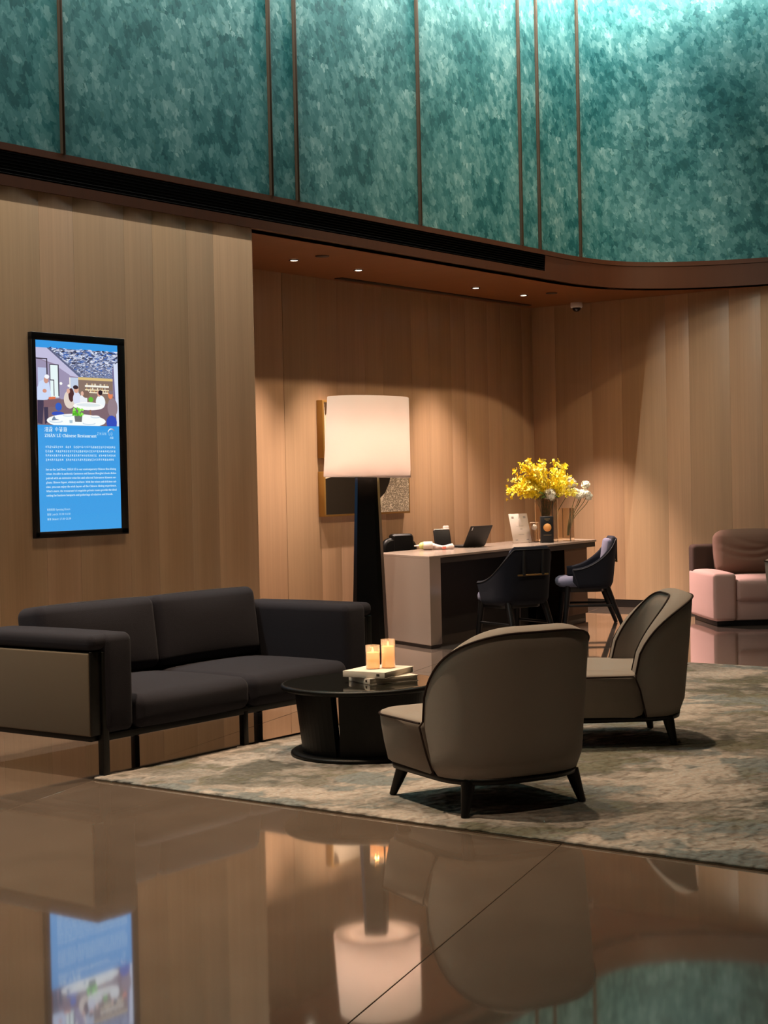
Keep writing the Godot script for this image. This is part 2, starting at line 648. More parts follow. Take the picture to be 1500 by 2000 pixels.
# lacquer over leaf: many small overlapping flakes, each of its own tone
func teal_texture() -> ImageTexture:
	var s := 1536
	var im := Image.create(s, s, false, Image.FORMAT_RGB8)
	im.fill(Color8(52, 104, 102))
	var broad := noise(31, 0.0022, 3)
	var mid := noise(32, 0.012, 2)
	var rng := RandomNumberGenerator.new()
	rng.seed = 9
	for i in 15000:
		var x := rng.randf() * s
		var y := rng.randf() * s
		var t: float = 0.5 + broad.get_noise_2d(x, y) * 0.55 + mid.get_noise_2d(x, y) * 0.5 + rng.randf_range(-0.13, 0.13)
		if rng.randf() < 0.05:
			t += 0.22
		var c := Color8(6, 74, 77).lerp(Color8(106, 148, 147), clampf(t, 0.0, 1.15))
		var r := rng.randf_range(6.0, 22.0)
		var tilt := rng.randfn(1.2, 0.5)
		var p := PackedVector2Array()
		var n := rng.randi_range(4, 6)
		for k in n:
			var a := TAU * (k + rng.randf() * 0.7) / n
			p.append(Vector2(cos(a) * r * 1.5, sin(a) * r * 0.75).rotated(tilt))
		for ox in [0.0, -float(s)]:
			for oy in [0.0, -float(s)]:
				if (ox < 0.0 and x < s - 30) or (oy < 0.0 and y < s - 30):
					continue
				var q := PackedVector2Array()
				for k in p:
					q.append(k + Vector2(x + ox, y + oy))
				fill_poly(im, q, c)
	im.resize(1024, 1024, Image.INTERPOLATE_LANCZOS)
	return ImageTexture.create_from_image(im)


func rug_texture() -> ImageTexture:
	var w := 900
	var h := 720
	var im := Image.create(w, h, false, Image.FORMAT_RGB8)
	var a := noise(41, 0.0042, 4)
	var b := noise(42, 0.0075, 4)
	var c := noise(43, 0.022, 4)
	var d := noise(44, 0.3, 2)
	for y in h:
		for x in w:
			# streaks that run slanting across the rug
			var u := x * 0.62 + y * 0.78
			var q := x * 0.78 - y * 0.62
			var wx := u + c.get_noise_2d(x, y) * 45.0
			var wy := q * 1.3 + c.get_noise_2d(y + 300, x) * 45.0
			var n1 := a.get_noise_2d(wx, wy)
			var n2 := b.get_noise_2d(wx + 900, wy)
			var col := Color8(154, 146, 140).lerp(Color8(116, 111, 106), smoothstep(-0.25, 0.35, n2))
			col = col.lerp(Color8(78, 78, 74), smoothstep(0.08, 0.5, n1) * 0.85)
			col = col.lerp(Color8(112, 122, 126), smoothstep(0.12, 0.5, n2 - n1) * 0.6)
			col = col.lerp(Color8(104, 102, 84), smoothstep(0.2, 0.5, n1 + n2 * 0.8) * 0.5)
			col = col.lerp(Color8(170, 160, 153), smoothstep(0.18, 0.55, -n1 - n2) * 0.7)
			var k := 1.0 + d.get_noise_2d(x, y) * 0.10
			im.set_pixel(x, y, Color(col.r * k, col.g * k, col.b * k))
	return ImageTexture.create_from_image(im)


# ---------------------------------------------------------------- tub-shaped upholstery, used by both kinds of chair
# plan of the outside from the left front edge round the back to the right; forward is +z. Returns [point, outward] pairs
func tub_plan(a: float, c: float, ahead: float, power: float, n := 48) -> Array:
	var raw := PackedVector2Array()
	var dense := 400
	for i in dense + 1:
		var t := PI * i / dense      # 0: left side, PI: right side
		var x := -cos(t)
		var z := sin(t)
		raw.append(Vector2(signf(x) * pow(absf(x), 2.0 / power) * a, -pow(absf(z), 2.0 / power) * c))
	if ahead > 0.0:
		raw.insert(0, Vector2(-a, ahead))
		raw.append(Vector2(a, ahead))
	var curve := Curve2D.new()
	for p in raw:
		curve.add_point(p)
	curve.bake_interval = 0.01
	var length := curve.get_baked_length()
	var out := []
	for i in n + 1:
		var s := length * i / n
		var p := curve.sample_baked(s)
		var q := (curve.sample_baked(minf(s + 0.01, length)) - curve.sample_baked(maxf(s - 0.01, 0.0))).normalized()
		out.append([p, Vector2(-q.y, q.x)])   # outward: away from the seat
	for k in out:
		if k[1].dot(k[0] - Vector2(0, ahead * 0.5)) < 0.0:
			k[1] = -k[1]
	return out


# o: y0, inner_y, top, end, flat (share of the run at full height), thick, flare, bow; returns [shape, outer rim, inner rim]
func tub_shell(plan: Array, o: Dictionary) -> Array:
	var n := plan.size() - 1
	var rows := []
	var outer := PackedVector3Array()
	var inner := PackedVector3Array()
	for i in n + 1:
		var t := absf(2.0 * i / n - 1.0)
		var u := clampf((t - o.flat) / (1.0 - o.flat), 0.0, 1.0)
		var k: float = pow(maxf(0.0, 1.0 - pow(u, o.p)), 1.0 / o.q)
		var h: float = o.end + (o.top - o.end) * k
		var p: Vector2 = plan[i][0]
		var nn: Vector2 = plan[i][1]
		var back := clampf(-nn.y, 0.0, 1.0)
		var row := PackedVector3Array()
		var th: float = o.thick * (0.75 + 0.25 * k)
		var out_at := func(y: float) -> float:
			var f: float = clampf((y - o.y0) / (o.top - o.y0), 0.0, 1.0)
			return -(o.flare * back + o.side * (1.0 - back)) * pow(1.0 - f, 1.15) - 0.02 * pow(maxf(0.0, 1.0 - f * 12.0), 2.0)
		for j in 9:
			var y := lerpf(o.y0, h - 0.016, j / 8.0)
			var q: Vector2 = p + nn * out_at.call(y)
			q.y -= o.slant * maxf(0.0, o.end - y) * pow(t, 8.0)
			row.append(Vector3(q.x, y, q.y))
		var e: float = out_at.call(h)
		for j in range(1, 8):
			var f := j / 8.0
			var q := p + nn * (e - th * f)
			row.append(Vector3(q.x, h - 0.016 + 0.024 * sin(PI * f) * (0.6 + 0.4 * k), q.y))
		for j in 7:
			var y := lerpf(h - 0.016, o.inner_y, j / 6.0)
			var q: Vector2 = p + nn * (e - th - o.lean * back * (h - y))
			row.append(Vector3(q.x, y, q.y))
		row.append(row[0])
		outer.append(row[8] + Vector3(nn.x, 0, nn.y) * 0.001)
		inner.append(row[16] + Vector3(0, 0.004, 0))
		rows.append(row)
	var s := new_shape()
	s.grid(rows)
	for e in [0, n]:
		var row: PackedVector3Array = rows[e]
		var flat := PackedVector2Array()
		var nv: Vector2 = plan[e][1]
		for j in row.size() - 1:
			flat.append(Vector2(Vector2(row[j].x, row[j].z).dot(nv), row[j].y))
		var idx := Geometry2D.triangulate_polygon(flat)
		for j in range(0, idx.size(), 3):
			var a := row[idx[j]]
			var b := row[idx[j + 1]]
			var c := row[idx[j + 2]]
			var ahead := (b - a).cross(c - a)
			var want := Vector3(0, 0, 1)
			# front caps face forward; the rows' own sense decides which turn that is
			if (ahead.dot(want) > 0.0) == (s_sense(rows) > 0.0):
				s.tri(a, b, c, false)
			else:
				s.tri(a, c, b, false)
	s.done()
	return [s, outer, inner]


# +1 if the grid's triangles (a, b, b+1) turn counter-clockwise seen from outside
func s_sense(rows: Array) -> float:
	var m: int = rows.size() / 2
	var a: Vector3 = rows[m][3]
	var b: Vector3 = rows[m + 1][3]
	var c: Vector3 = rows[m + 1][4]
	return (b - a).cross(c - a).dot(Vector3(0, 0, -1))


func leg(top: Vector3, bottom: Vector3, r0: float, r1: float, sides := 12) -> Shape:
	var s := new_shape().tube(PackedVector3Array([bottom, bottom.lerp(top, 0.5), top]), r1, sides, r0)
	for i in s.v.size():
		s.v[i].y = maxf(s.v[i].y, bottom.y)      # cut level with the ground
	return s


func rounded_outline(x0: float, z0: float, x1: float, z1: float, r: Array, n := 6) -> PackedVector2Array:
	# corners in order (x0,z0) (x1,z0) (x1,z1) (x0,z1)
	var p := PackedVector2Array()
	var cs := [Vector2(x0 + r[0], z0 + r[0]), Vector2(x1 - r[1], z0 + r[1]), Vector2(x1 - r[2], z1 - r[2]), Vector2(x0 + r[3], z1 - r[3])]
	for k in 4:
		for i in n + 1:
			var a := PI + PI / 2.0 * k + PI / 2.0 * i / n
			p.append(cs[k] + Vector2(cos(a), sin(a)) * r[k])
	return p


var fascia_curve := Curve2D.new()


func fascia_points() -> PackedVector2Array:
	return fascia_curve.get_baked_points()


# a wall standing on a run of plan points: thick is away from the room (to the left of the run's direction)
func run_wall(pts: PackedVector2Array, y0: float, y1: float, front: float, thick: float, with_uv := false, u0 := 0.0) -> Shape:
	var s := new_shape()
	s.has_uv = with_uv
	var n := pts.size()
	var f := PackedVector2Array()
	var b := PackedVector2Array()
	var us := PackedFloat32Array()
	var u := u0
	for i in n:
		var d := (pts[mini(i + 1, n - 1)] - pts[maxi(i - 1, 0)]).normalized()
		var room := Vector2(-d.y, d.x)     # x grows, room is towards +z
		f.append(pts[i] + room * front)
		b.append(pts[i] + room * (front - thick))
		if i > 0:
			u += pts[i].distance_to(pts[i - 1])
		us.append(u)
	for i in n - 1:
		var a0 := Vector3(f[i].x, y0, f[i].y)
		var a1 := Vector3(f[i + 1].x, y0, f[i + 1].y)
		var a2 := Vector3(f[i + 1].x, y1, f[i + 1].y)
		var a3 := Vector3(f[i].x, y1, f[i].y)
		var b0 := Vector3(b[i].x, y0, b[i].y)
		var b1 := Vector3(b[i + 1].x, y0, b[i + 1].y)
		var b2 := Vector3(b[i + 1].x, y1, b[i + 1].y)
		var b3 := Vector3(b[i].x, y1, b[i].y)
		s.tri(a0, a1, a2, true, Vector2(us[i], -y0), Vector2(us[i + 1], -y0), Vector2(us[i + 1], -y1))
		s.tri(a0, a2, a3, true, Vector2(us[i], -y0), Vector2(us[i + 1], -y1), Vector2(us[i], -y1))
		s.quad(b0, b3, b2, b1)
		s.quad(a3, a2, b2, b3, false)
		s.quad(a0, b0, b1, a1, false)
		if i == 0:
			s.quad(a0, a3, b3, b0, false)
		if i == n - 2:
			s.quad(a1, b1, b2, a2, false)
	return s.done()


func cut_run(l0: float, l1: float) -> PackedVector2Array:
	var p := PackedVector2Array()
	var n := maxi(2, int((l1 - l0) / 0.09) + 1)
	if fascia_curve.sample_baked(l1).x < 13.35:
		n = 2
	for i in n:
		p.append(fascia_curve.sample_baked(lerpf(l0, l1, float(i) / (n - 1))))
	return p


const HIGH := 7.0
const LOW := 3.35
const LEDGE := 3.62
const RUN_X0 := -4.0
const WASH_Y := 6.55
const WASH_OUT := 0.42
const WASHERS := [[1.7, 2.1, 21.0], [4.0, 2.1, 21.0], [6.3, 2.1, 23.0], [8.6, 2.1, 24.0], [10.9, 2.1, 25.0], [13.2, 2.1, 25.0], [15.5, 2.1, 23.0], [17.3, 1.1, 20.0], [18.5, 0.7, 12.0], [19.5, 0.6, 8.0], [20.6, 0.7, 6.0]]


func _ready() -> void:
	# ------------------------------------------------------------ camera, sky, light, exposure
	var cam := Camera3D.new()
	cam.name = "camera"
	add_child(cam)
	cam.transform = Transform3D(Basis(Vector3(0.59762815, -0.0213215, 0.80148986), Vector3(0.02771145, 0.99959838, 0.00592871), Vector3(-0.80129437, 0.01866728, 0.59797898)), Vector3(0, 1.42, 0))
	cam.fov = rad_to_deg(2.0 * atan(1000.0 / 3133.0857))
	cam.near = 0.05
	cam.far = 100.0
	cam.current = true

	var world := WorldEnvironment.new()
	world.name = "world"
	var e := Environment.new()
	e.background_mode = Environment.BG_COLOR
	e.background_color = Color(0, 0, 0)
	e.tonemap_mode = Environment.TONE_MAPPER_LINEAR
	e.tonemap_exposure = 1.0
	e.sdfgi_enabled = true
	e.ssao_enabled = true
	e.ssil_enabled = true
	world.environment = e
	add_child(world)

	# ------------------------------------------------------------ the room
	var warm := Color(1.0, 0.87, 0.72)
	var grain := veneer_texture()
	var wood := wood_set(grain, c8(188, 156, 126), 0.36)
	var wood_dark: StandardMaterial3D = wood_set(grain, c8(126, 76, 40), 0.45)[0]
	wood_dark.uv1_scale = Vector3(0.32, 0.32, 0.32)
	var backing := mat(c8(46, 34, 26), 0.8, 0.3)
	var dark_paint := mat(c8(60, 50, 42), 0.85, 0.3)
	var black := mat(c8(14, 13, 13), 0.38, 0.45)
	var bronze := mat(c8(62, 49, 35), 0.55, 0.4)

	var fascia_wood: StandardMaterial3D = wood_dark.duplicate()
	fascia_wood.albedo_color = c8(78, 42, 20)
	build_floor()
	build_walls(wood, wood_dark, fascia_wood, backing, dark_paint, black, bronze)
	build_high_lights(warm)
	build_alcove_lights(warm)

	# ------------------------------------------------------------ the large things
	build_rug()
	build_sofa()
	build_tub_chairs()
	build_coffee_table()
	build_desk()
	build_far_armchair()
	build_lamp()
	build_screen()
	build_canvases()
	build_desk_chairs()
	build_table_things()
	build_desk_things()
	build_flowers()


func build_floor() -> void:
	var under := struct("floor", box(Vector3(6.0, -0.06, -2.0), Vector3(20.4, 0.1, 17.0), 0.001), mat(c8(50, 42, 36), 0.7), "polished greige stone floor of large slabs under the lounge")
	var cloud := noise_tex(noise(3, 0.012, 5), 512)
	var ramp := Gradient.new()
	ramp.set_color(0, Color(0.90, 0.90, 0.90))
	ramp.set_color(1, Color(1.0, 1.0, 1.0))
	cloud.color_ramp = ramp
	var stone := []
	for i in 4:
		var k: float = [1.0, 0.94, 1.03, 0.97][i]
		var m := mat(Color(0.49 * k, 0.43 * k, 0.385 * k), 0.05, 0.7)
		m.clearcoat_enabled = true
		m.clearcoat = 1.0
		m.clearcoat_roughness = 0.035
		m.albedo_texture = cloud
		m.uv1_offset = Vector3(0.3 * i, 0.1, 0.7 * i)
		triplanar(m, 0.35)
		stone.append(m)
	var d := Vector2(0.964, -0.267).normalized()
	var nn := Vector2(-d.y, d.x)
	var room := box_poly(-4.0, -9.5, 15.6, 6.0)
	var c0 := nn.dot(Vector2(5.22, -3.14))
	var rng := RandomNumberGenerator.new()
	rng.seed = 8
	for i in range(-5, 6):
		for j in range(-4, 5):
			var lo := d * (7.0 + j * 4.2 + (2.1 if i % 2 else 0.0) * 0.0) + nn * (c0 + i * 2.52)
			var g := 0.0022
			var q := PackedVector2Array([lo + d * g + nn * g, lo + d * (4.2 - g) + nn * g, lo + d * (4.2 - g) + nn * (2.52 - g), lo + d * g + nn * (2.52 - g)])
			for piece in Geometry2D.intersect_polygons(q, room):
				var s := new_shape()
				var mid := Vector2()
				for p in piece:
					mid += p / piece.size()
				# each slab lies a hair out of level, as laid stone does
				var tx := rng.randf_range(-0.0006, 0.0006)
				var tz := rng.randf_range(-0.0006, 0.0006)
				var poly := PackedVector2Array()
				for p in piece:
					poly.append(p - mid)
				s.loft(poly, [Vector2(0, -0.012), Vector2(0, -0.0012), Vector2(0.0012, 0.0)], false, Transform3D(Basis(Vector3(1, tx, 0), Vector3(0, 1, 0), Vector3(0, tz, 1)), Vector3(mid.x, 0.0, mid.y)))
				part("slab", s, stone[rng.randi() % 4], under)


func veneer_run(parent: Node, from: Vector3, along: Vector3, length: float, y0: float, y1: float, out: Vector3, wood: Array, widths: Array, seed_: int) -> void:
	var rng := RandomNumberGenerator.new()
	rng.seed = seed_
	var x := 0.0
	var k := 0
	while x < length - 0.02:
		var w: float = minf(widths[k % widths.size()] * rng.randf_range(0.9, 1.1), length - x)
		var c := from + along * (x + w * 0.5) + Vector3(0, (y0 + y1) * 0.5 - from.y, 0) + out * 0.006
		var size := Vector3(absf(along.x), 0, absf(along.z)) * (w - 0.0012) + Vector3(0, y1 - y0, 0) + Vector3(absf(out.x), 0, absf(out.z)) * 0.012
		part("veneer_panel", box(c, size, 0.0006), wood[rng.randi() % wood.size()], parent)
		x += w
		k += 1


func build_walls(wood: Array, wood_dark: Material, fascia_wood: Material, backing: Material, dark_paint: Material, black: Material, bronze: Material) -> void:
	# the run of the fascia: along the screen wall, then round towards the right wall
	fascia_curve.bake_interval = 0.05
	var plan := [Vector2(RUN_X0, -8.0), Vector2(13.39, -8.0), Vector2(14.07, -7.985), Vector2(14.68, -7.83), Vector2(15.15, -7.38), Vector2(15.45, -6.7), Vector2(15.58, -5.9), Vector2(15.6, -5.0), Vector2(15.6, 6.0)]
	for i in plan.size():
		var tin := Vector2.ZERO
		var tout := Vector2.ZERO
		if i > 0 and i < plan.size() - 1:
			var dir: Vector2 = (plan[i + 1] - plan[i - 1]).normalized()
			if i == 1:
				dir = Vector2.RIGHT
			if i == plan.size() - 2:
				dir = Vector2.DOWN
			tin = -dir * minf(0.3, plan[i].distance_to(plan[i - 1]) * 0.34)
			tout = dir * minf(0.3, plan[i].distance_to(plan[i + 1]) * 0.34)
		fascia_curve.add_point(plan[i], tin, tout)
	var total := fascia_curve.get_baked_length()
	var straight := 13.39 - RUN_X0

	var wl := struct("wall_left", box(Vector3(2.55, LOW * 0.5, -8.86), Vector3(13.14, LOW, 1.696), 0.001), backing, "pale oak veneered wall with the digital screen")
	veneer_run(wl, Vector3(9.12, 0, -8.012), Vector3(-1, 0, 0), 13.0, 0.0, LOW, Vector3(0, 0, 1), wood, [0.42, 0.3, 0.36, 0.26], 3)
	veneer_run(wl, Vector3(9.12, 0, -9.5), Vector3(0, 0, 1), 1.5, 0.0, LOW, Vector3(1, 0, 0), wood, [0.4], 4)
	var wb := struct("wall_back", box(Vector3(12.2, LOW * 0.5, -9.66), Vector3(7.4, LOW + 0.3, 0.3), 0.001), backing, "oak veneered wall behind the desk in the recess")
	veneer_run(wb, Vector3(11.235, 0, -9.51), Vector3(-1, 0, 0), 2.1, 0.08, LOW, Vector3(0, 0, 1), wood, [0.5], 5)
	veneer_run(wb, Vector3(11.24, 0, -9.51), Vector3(1, 0, 0), 4.36, 0.08, LOW, Vector3(0, 0, 1), wood, [0.46, 0.3, 0.4, 0.28], 6)
	var wr := struct("wall_right", box(Vector3(15.76, LOW * 0.5, -1.75), Vector3(0.3, LOW + 0.3, 15.5), 0.001), backing, "oak veneered wall right of the flowers, behind the far armchair")
	veneer_run(wr, Vector3(15.61, 0, -9.5), Vector3(0, 0, 1), 15.4, 0.08, LOW, Vector3(-1, 0, 0), wood, [0.3, 0.44, 0.36, 0.5], 7)
	struct("baseboard_back", box(Vector3(12.36, 0.04, -9.507), Vector3(6.4, 0.075, 0.012), 0.002), black, "thin dark baseboard of the recess wall")
	struct("baseboard_right", box(Vector3(15.607, 0.04, -1.8), Vector3(0.012, 0.075, 15.3), 0.002), black, "thin dark baseboard of the right wall")

	# soffit over the recess
	var soffit := PackedVector2Array()
	for p in cut_run(straight - 5.0, total - 11.0):
		soffit.append(p + Vector2(-0.0, -0.03))
	soffit = PackedVector2Array([Vector2(9.0, -8.03)]) + soffit
	soffit.append(Vector2(15.64, soffit[soffit.size() - 1].y))
	soffit.append(Vector2(15.64, -9.55))
	soffit.append(Vector2(9.0, -9.55))
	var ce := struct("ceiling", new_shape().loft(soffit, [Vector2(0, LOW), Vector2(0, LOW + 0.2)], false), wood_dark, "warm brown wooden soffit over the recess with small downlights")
	part("slot_diffuser", box(Vector3(13.6, LOW - 0.003, -9.36), Vector3(3.4, 0.01, 0.09), 0.002), black, ce)

	# fascia
	var tr := struct("trim_1", run_wall(cut_run(0.0, straight) + cut_run(straight + 0.01, total), LOW, LEDGE, -0.03, 0.12), backing, "dark fascia band curving under the teal wall")
	var lip := run_wall(cut_run(0.0, straight) + cut_run(straight + 0.05, total), LEDGE - 0.045, LEDGE, 0.02, 0.06)
	part("ledge", lip, fascia_wood, tr)
	part("lower_board", run_wall(cut_run(0.0, straight), LOW, LOW + 0.07, 0.012, 0.05), fascia_wood, tr)
	part("curved_board", run_wall(cut_run(straight, total), LOW, LEDGE - 0.045, 0.012, 0.05), fascia_wood, tr)
	var sl := new_shape()
	for i in 7:
		sl.rbox(Vector3((RUN_X0 + 13.39) * 0.5, LOW + 0.082 + i * 0.022, -8.004), Vector3(13.39 - RUN_X0, 0.007, 0.018), 0.001, 1)
	part("grille", sl, mat(c8(9, 8, 8), 0.8, 0.15), tr, "black linear air grille").set_meta("kind", "stuff")
	part("grille_back", box(Vector3((RUN_X0 + 13.39) * 0.5, LOW + 0.147, -8.022), Vector3(13.39 - RUN_X0, 0.155, 0.006), 0.001), mat(c8(6, 6, 6), 0.9, 0.1), tr)

	# teal wall above: panels between bronze battens
	var up := struct("wall_upper", run_wall(cut_run(0.0, straight) + cut_run(straight + 0.01, total), LEDGE, HIGH, -0.05, 0.2), backing, "tall teal lacquer wall of panels between bronze battens")
	var tt := teal_texture()
	var teal := mat(Color(1, 1, 1), 0.55, 0.4)
	teal.albedo_texture = tt
	teal.uv1_scale = Vector3(0.42, 0.42, 0.42)
	var cuts := [0.0, -1.0 - RUN_X0, -0.69 - RUN_X0, 1.25 - RUN_X0, 3.2 - RUN_X0, 3.51 - RUN_X0, 5.2 - RUN_X0, 7.26 - RUN_X0, 9.36 - RUN_X0, 9.67 - RUN_X0, 11.32 - RUN_X0, 12.97 - RUN_X0, 13.3 - RUN_X0, 14.06 - RUN_X0, 14.06 - RUN_X0 + 4.6, total]
	for i in cuts.size() - 1:
		var l0: float = cuts[i]
		var l1: float = cuts[i + 1]
		part("teal_panel", run_wall(cut_run(l0 + 0.006, l1 - 0.006), LEDGE + 0.002, HIGH, 0.0, 0.045, true, l0 + 0.37 * i), teal, up)
		if i > 0:
			var p := fascia_curve.sample_baked(l0)
			var q := (fascia_curve.sample_baked(l0 + 0.02) - fascia_curve.sample_baked(l0 - 0.02)).normalized()
			part("batten", new_shape().rbox(Vector3.ZERO, Vector3(0.027, HIGH - LEDGE, 0.05), 0.004, 1, 1, Vector3.ZERO, Transform3D(Basis(Vector3.UP, -q.angle()), Vector3(p.x, (HIGH + LEDGE) * 0.5, p.y))), bronze, up)

	# the rest of the hall, behind and beside the camera
	struct("ceiling_high", box(Vector3(6.0, HIGH + 0.1, -2.0), Vector3(20.6, 0.2, 17.0), 0.001), dark_paint, "high dark ceiling of the hall")
	struct("wall_front", box(Vector3(6.0, HIGH * 0.5, 6.1), Vector3(20.4, HIGH, 0.2), 0.001), mat(c8(120, 94, 70), 0.7), "plain brown wall behind the viewer")
	struct("wall_side", box(Vector3(-4.1, HIGH * 0.5, -2.0), Vector3(0.2, HIGH, 17.0), 0.001), mat(c8(120, 94, 70), 0.7), "plain brown wall at the far left of the hall")


func downlight(at: Vector3, r: float, glow: float, color: Color, label: String, group: String) -> Node3D:
	var t := thing("downlight", label, "downlight", at, 0.0, group)
	part("trim_ring", new_shape().lathe(PackedVector2Array([Vector2(r, -0.001), Vector2(r * 1.3, -0.001), Vector2(r * 1.3, -0.006), Vector2(r * 1.02, -0.008), Vector2(r, -0.001)]), 24), mat(c8(40, 34, 30), 0.5), t)
	var m := mat(c8(20, 20, 20), 0.4)
	m.emission_enabled = true
	m.emission = color
	m.emission_energy_multiplier = glow
	part("lamp_lens", new_shape().lathe(PackedVector2Array([Vector2(0, -0.001), Vector2(r * 0.98, -0.001), Vector2(r * 0.98, -0.004), Vector2(0, -0.006)]), 20), m, t)
	return t


func build_high_lights(warm: Color) -> void:
	# lamps along the head of the teal wall, washing it
	var cool := Color(1.0, 0.99, 0.95)
	# (linear fittings on short brackets, high on the wall and following its curve)
	for w in WASHERS:
		var l: float = w[0]
		var run: float = w[1]
		var p := fascia_curve.sample_baked(l)
		var d := (fascia_curve.sample_baked(l + 0.3) - fascia_curve.sample_baked(l - 0.3)).normalized()
		var room := Vector2(-d.y, d.x)
		var q := p + room * WASH_OUT
		var t := thing("linear_washer", "long slim wall-washing lamp on brackets high before the teal wall", "lamp", Vector3(q.x, WASH_Y, q.y), -d.angle(), "linear washers over the teal wall")
		part("casing", new_shape().rbox(Vector3(0, 0.03, 0.0), Vector3(run, 0.05, 0.06), 0.006, 1), mat(c8(40, 34, 28), 0.5), t)
		var lm := mat(c8(30, 30, 30), 0.4)
		lm.emission_enabled = true
		lm.emission = cool
		lm.emission_energy_multiplier = 2.0
		part("lamp_lens", box(Vector3(0, 0.003, -0.005), Vector3(run - 0.04, 0.008, 0.04), 0.002), lm, t)
		for sx in [-0.4, 0.4]:
			part("bracket", box(Vector3(sx * run, 0.04, -WASH_OUT * 0.5), Vector3(0.03, 0.02, WASH_OUT), 0.002), mat(c8(40, 34, 28), 0.5), t)
		var al := AreaLight3D.new()
		al.name = "wash"
		t.add_child(al, true)
		al.area_size = Vector2(run - 0.04, 0.04)
		al.light_energy = w[2] * run / 2.1
		al.light_color = cool
		al.area_range = 30.0
		al.shadow_enabled = true
		al.transform = Transform3D(Basis.looking_at(Vector3(0, -0.46, -0.89), Vector3.UP), Vector3(0, -0.012, -0.006))
	# lamps over the lounge
	for q in [[8.2, -4.9, 28.0], [10.4, -4.4, 26.0, 25.0], [4.6, -5.6, 50.0, 30.0], [7.2, -5.3, 20.0], [3.4, -2.4, 13.0]]:
		var t := downlight(Vector3(q[0], HIGH, q[1]), 0.07, 3.0, warm, "small round downlight in the high ceiling over the lounge", "downlights over the lounge")
		spot("beam", Vector3(0, -0.03, 0), Vector3(0, -3, 0), q[2], warm, q[3] if q.size() > 3 else 35.0, 0.07, t, 1.0)
	# two turned towards the recess and the right wall
	for q in [[13.4, -2.6, 44.0, Vector3(-0.7, -5.0, -7.0)], [9.6, -4.4, 8.0, Vector3(6.0, -3.9, -1.7)]]:
		var t := downlight(Vector3(q[0], HIGH, q[1]), 0.07, 3.0, warm, "adjustable downlight in the high ceiling turned towards the recess", "adjustable downlights in the high ceiling")
		spot("beam", Vector3(0, -0.03, 0), q[3], q[2], warm, 32.0 if q[0] > 12.0 else 24.0, 0.2, t, 1.0)


func build_alcove_lights(warm: Color) -> void:
	var names := ["leftmost lit downlight in the brown soffit, nearest the screen wall", "second lit downlight in the brown soffit, above the floor lamp", "third lit downlight in the brown soffit, left one of the pair by the corner", "lit downlight in the brown soffit nearest the white dome camera"]
	var xs := [10.68, 11.59, 13.52, 14.43]
	for i in 4:
		var t := downlight(Vector3(xs[i], LOW, -8.88), 0.035, 14.0, Color(1, 0.93, 0.82), names[i], "lit downlights in the soffit")
		spot("beam", Vector3(0, -0.03, 0), [Vector3(0.05, -3, 0.2), Vector3(0.2, -3, 0.2), Vector3(0.1, -3, 0.25), Vector3(0.55, -3, 0.4)][i], [20.0, 20.0, 22.0, 38.0][i], Color(1.0, 0.89, 0.82), [38.0, 38.0, 38.0, 25.0][i], 0.03, t, 1.0)
		if i == 3:   # its second head is turned to the far armchair
			spot("beam", Vector3(0, -0.03, 0.03), Vector3(-0.4, -2.95, 1.9), 36.0, Color(1.0, 0.84, 0.82), 13.0, 0.03, t, 0.6)
	for q in [[Vector3(10.66, LOW, -8.55), "small dark round fitting in the soffit between the two left downlights"], [Vector3(14.48, LOW, -8.57), "small dark round fitting in the soffit left of the dome camera"]]:
		var t := thing("ceiling_fitting", q[1], "fitting", q[0], 0.0, "dark fittings in the soffit")
		part("plate", new_shape().lathe(PackedVector2Array([Vector2(0, 0.0), Vector2(0.06, 0.0), Vector2(0.058, -0.008), Vector2(0.0, -0.012)]), 24), mat(c8(52, 32, 20), 0.6), t)
	var t := thing("security_camera", "white dome security camera on the soffit by the wall corner", "camera", Vector3(15.5, LOW, -8.86))
	part("housing", new_shape().lathe(PackedVector2Array([Vector2(0, 0), Vector2(0.065, 0), Vector2(0.066, -0.045), Vector2(0.06, -0.055), Vector2(0.0, -0.055)]), 28), mat(c8(226, 216, 206), 0.5), t)
	part("dome", new_shape().lathe(PackedVector2Array([Vector2(0, -0.055), Vector2(0.048, -0.055), Vector2(0.042, -0.078), Vector2(0.026, -0.094), Vector2(0, -0.1)]), 24), mat(c8(20, 18, 18), 0.12), t)


func build_rug() -> void:
	var m := mat(Color(1, 1, 1), 0.95, 0.15)
	m.albedo_texture = rug_texture()
	m.normal_enabled = true
	m.normal_texture = noise_tex(noise(6, 0.3, 2), 256, true, 6.0)
	m.normal_scale = 0.5
	m.uv1_scale = Vector3(1, 1, 1)
	var s := new_shape()
	s.has_uv = true
	var t := thing("rug", "large rug with a cloudy grey and cream pattern under the lounge seats", "rug", Vector3(8.2, 0, -3.6))
	var poly := rounded_outline(-2.83, -2.23, 2.83, 2.23, [0.05, 0.05, 0.05, 0.05], 5)
	s.loft(poly, [Vector2(0.004, 0.0005), Vector2(0, 0.006), Vector2(0.001, 0.011), Vector2(0.012, 0.0145)])
	for i in s.v.size():
		s.uv[i] = Vector2((s.v[i].x + 2.83) / 5.66, (s.v[i].z + 2.23) / 4.46)
	part("pile", s, m, t)
	part("binding", new_shape().loft(rounded_outline(-2.835, -2.235, 2.835, 2.235, [0.05, 0.05, 0.05, 0.05], 5), [Vector2(0, 0.0), Vector2(0, 0.004)]), mat(c8(70, 60, 48), 0.9, 0.2), t)


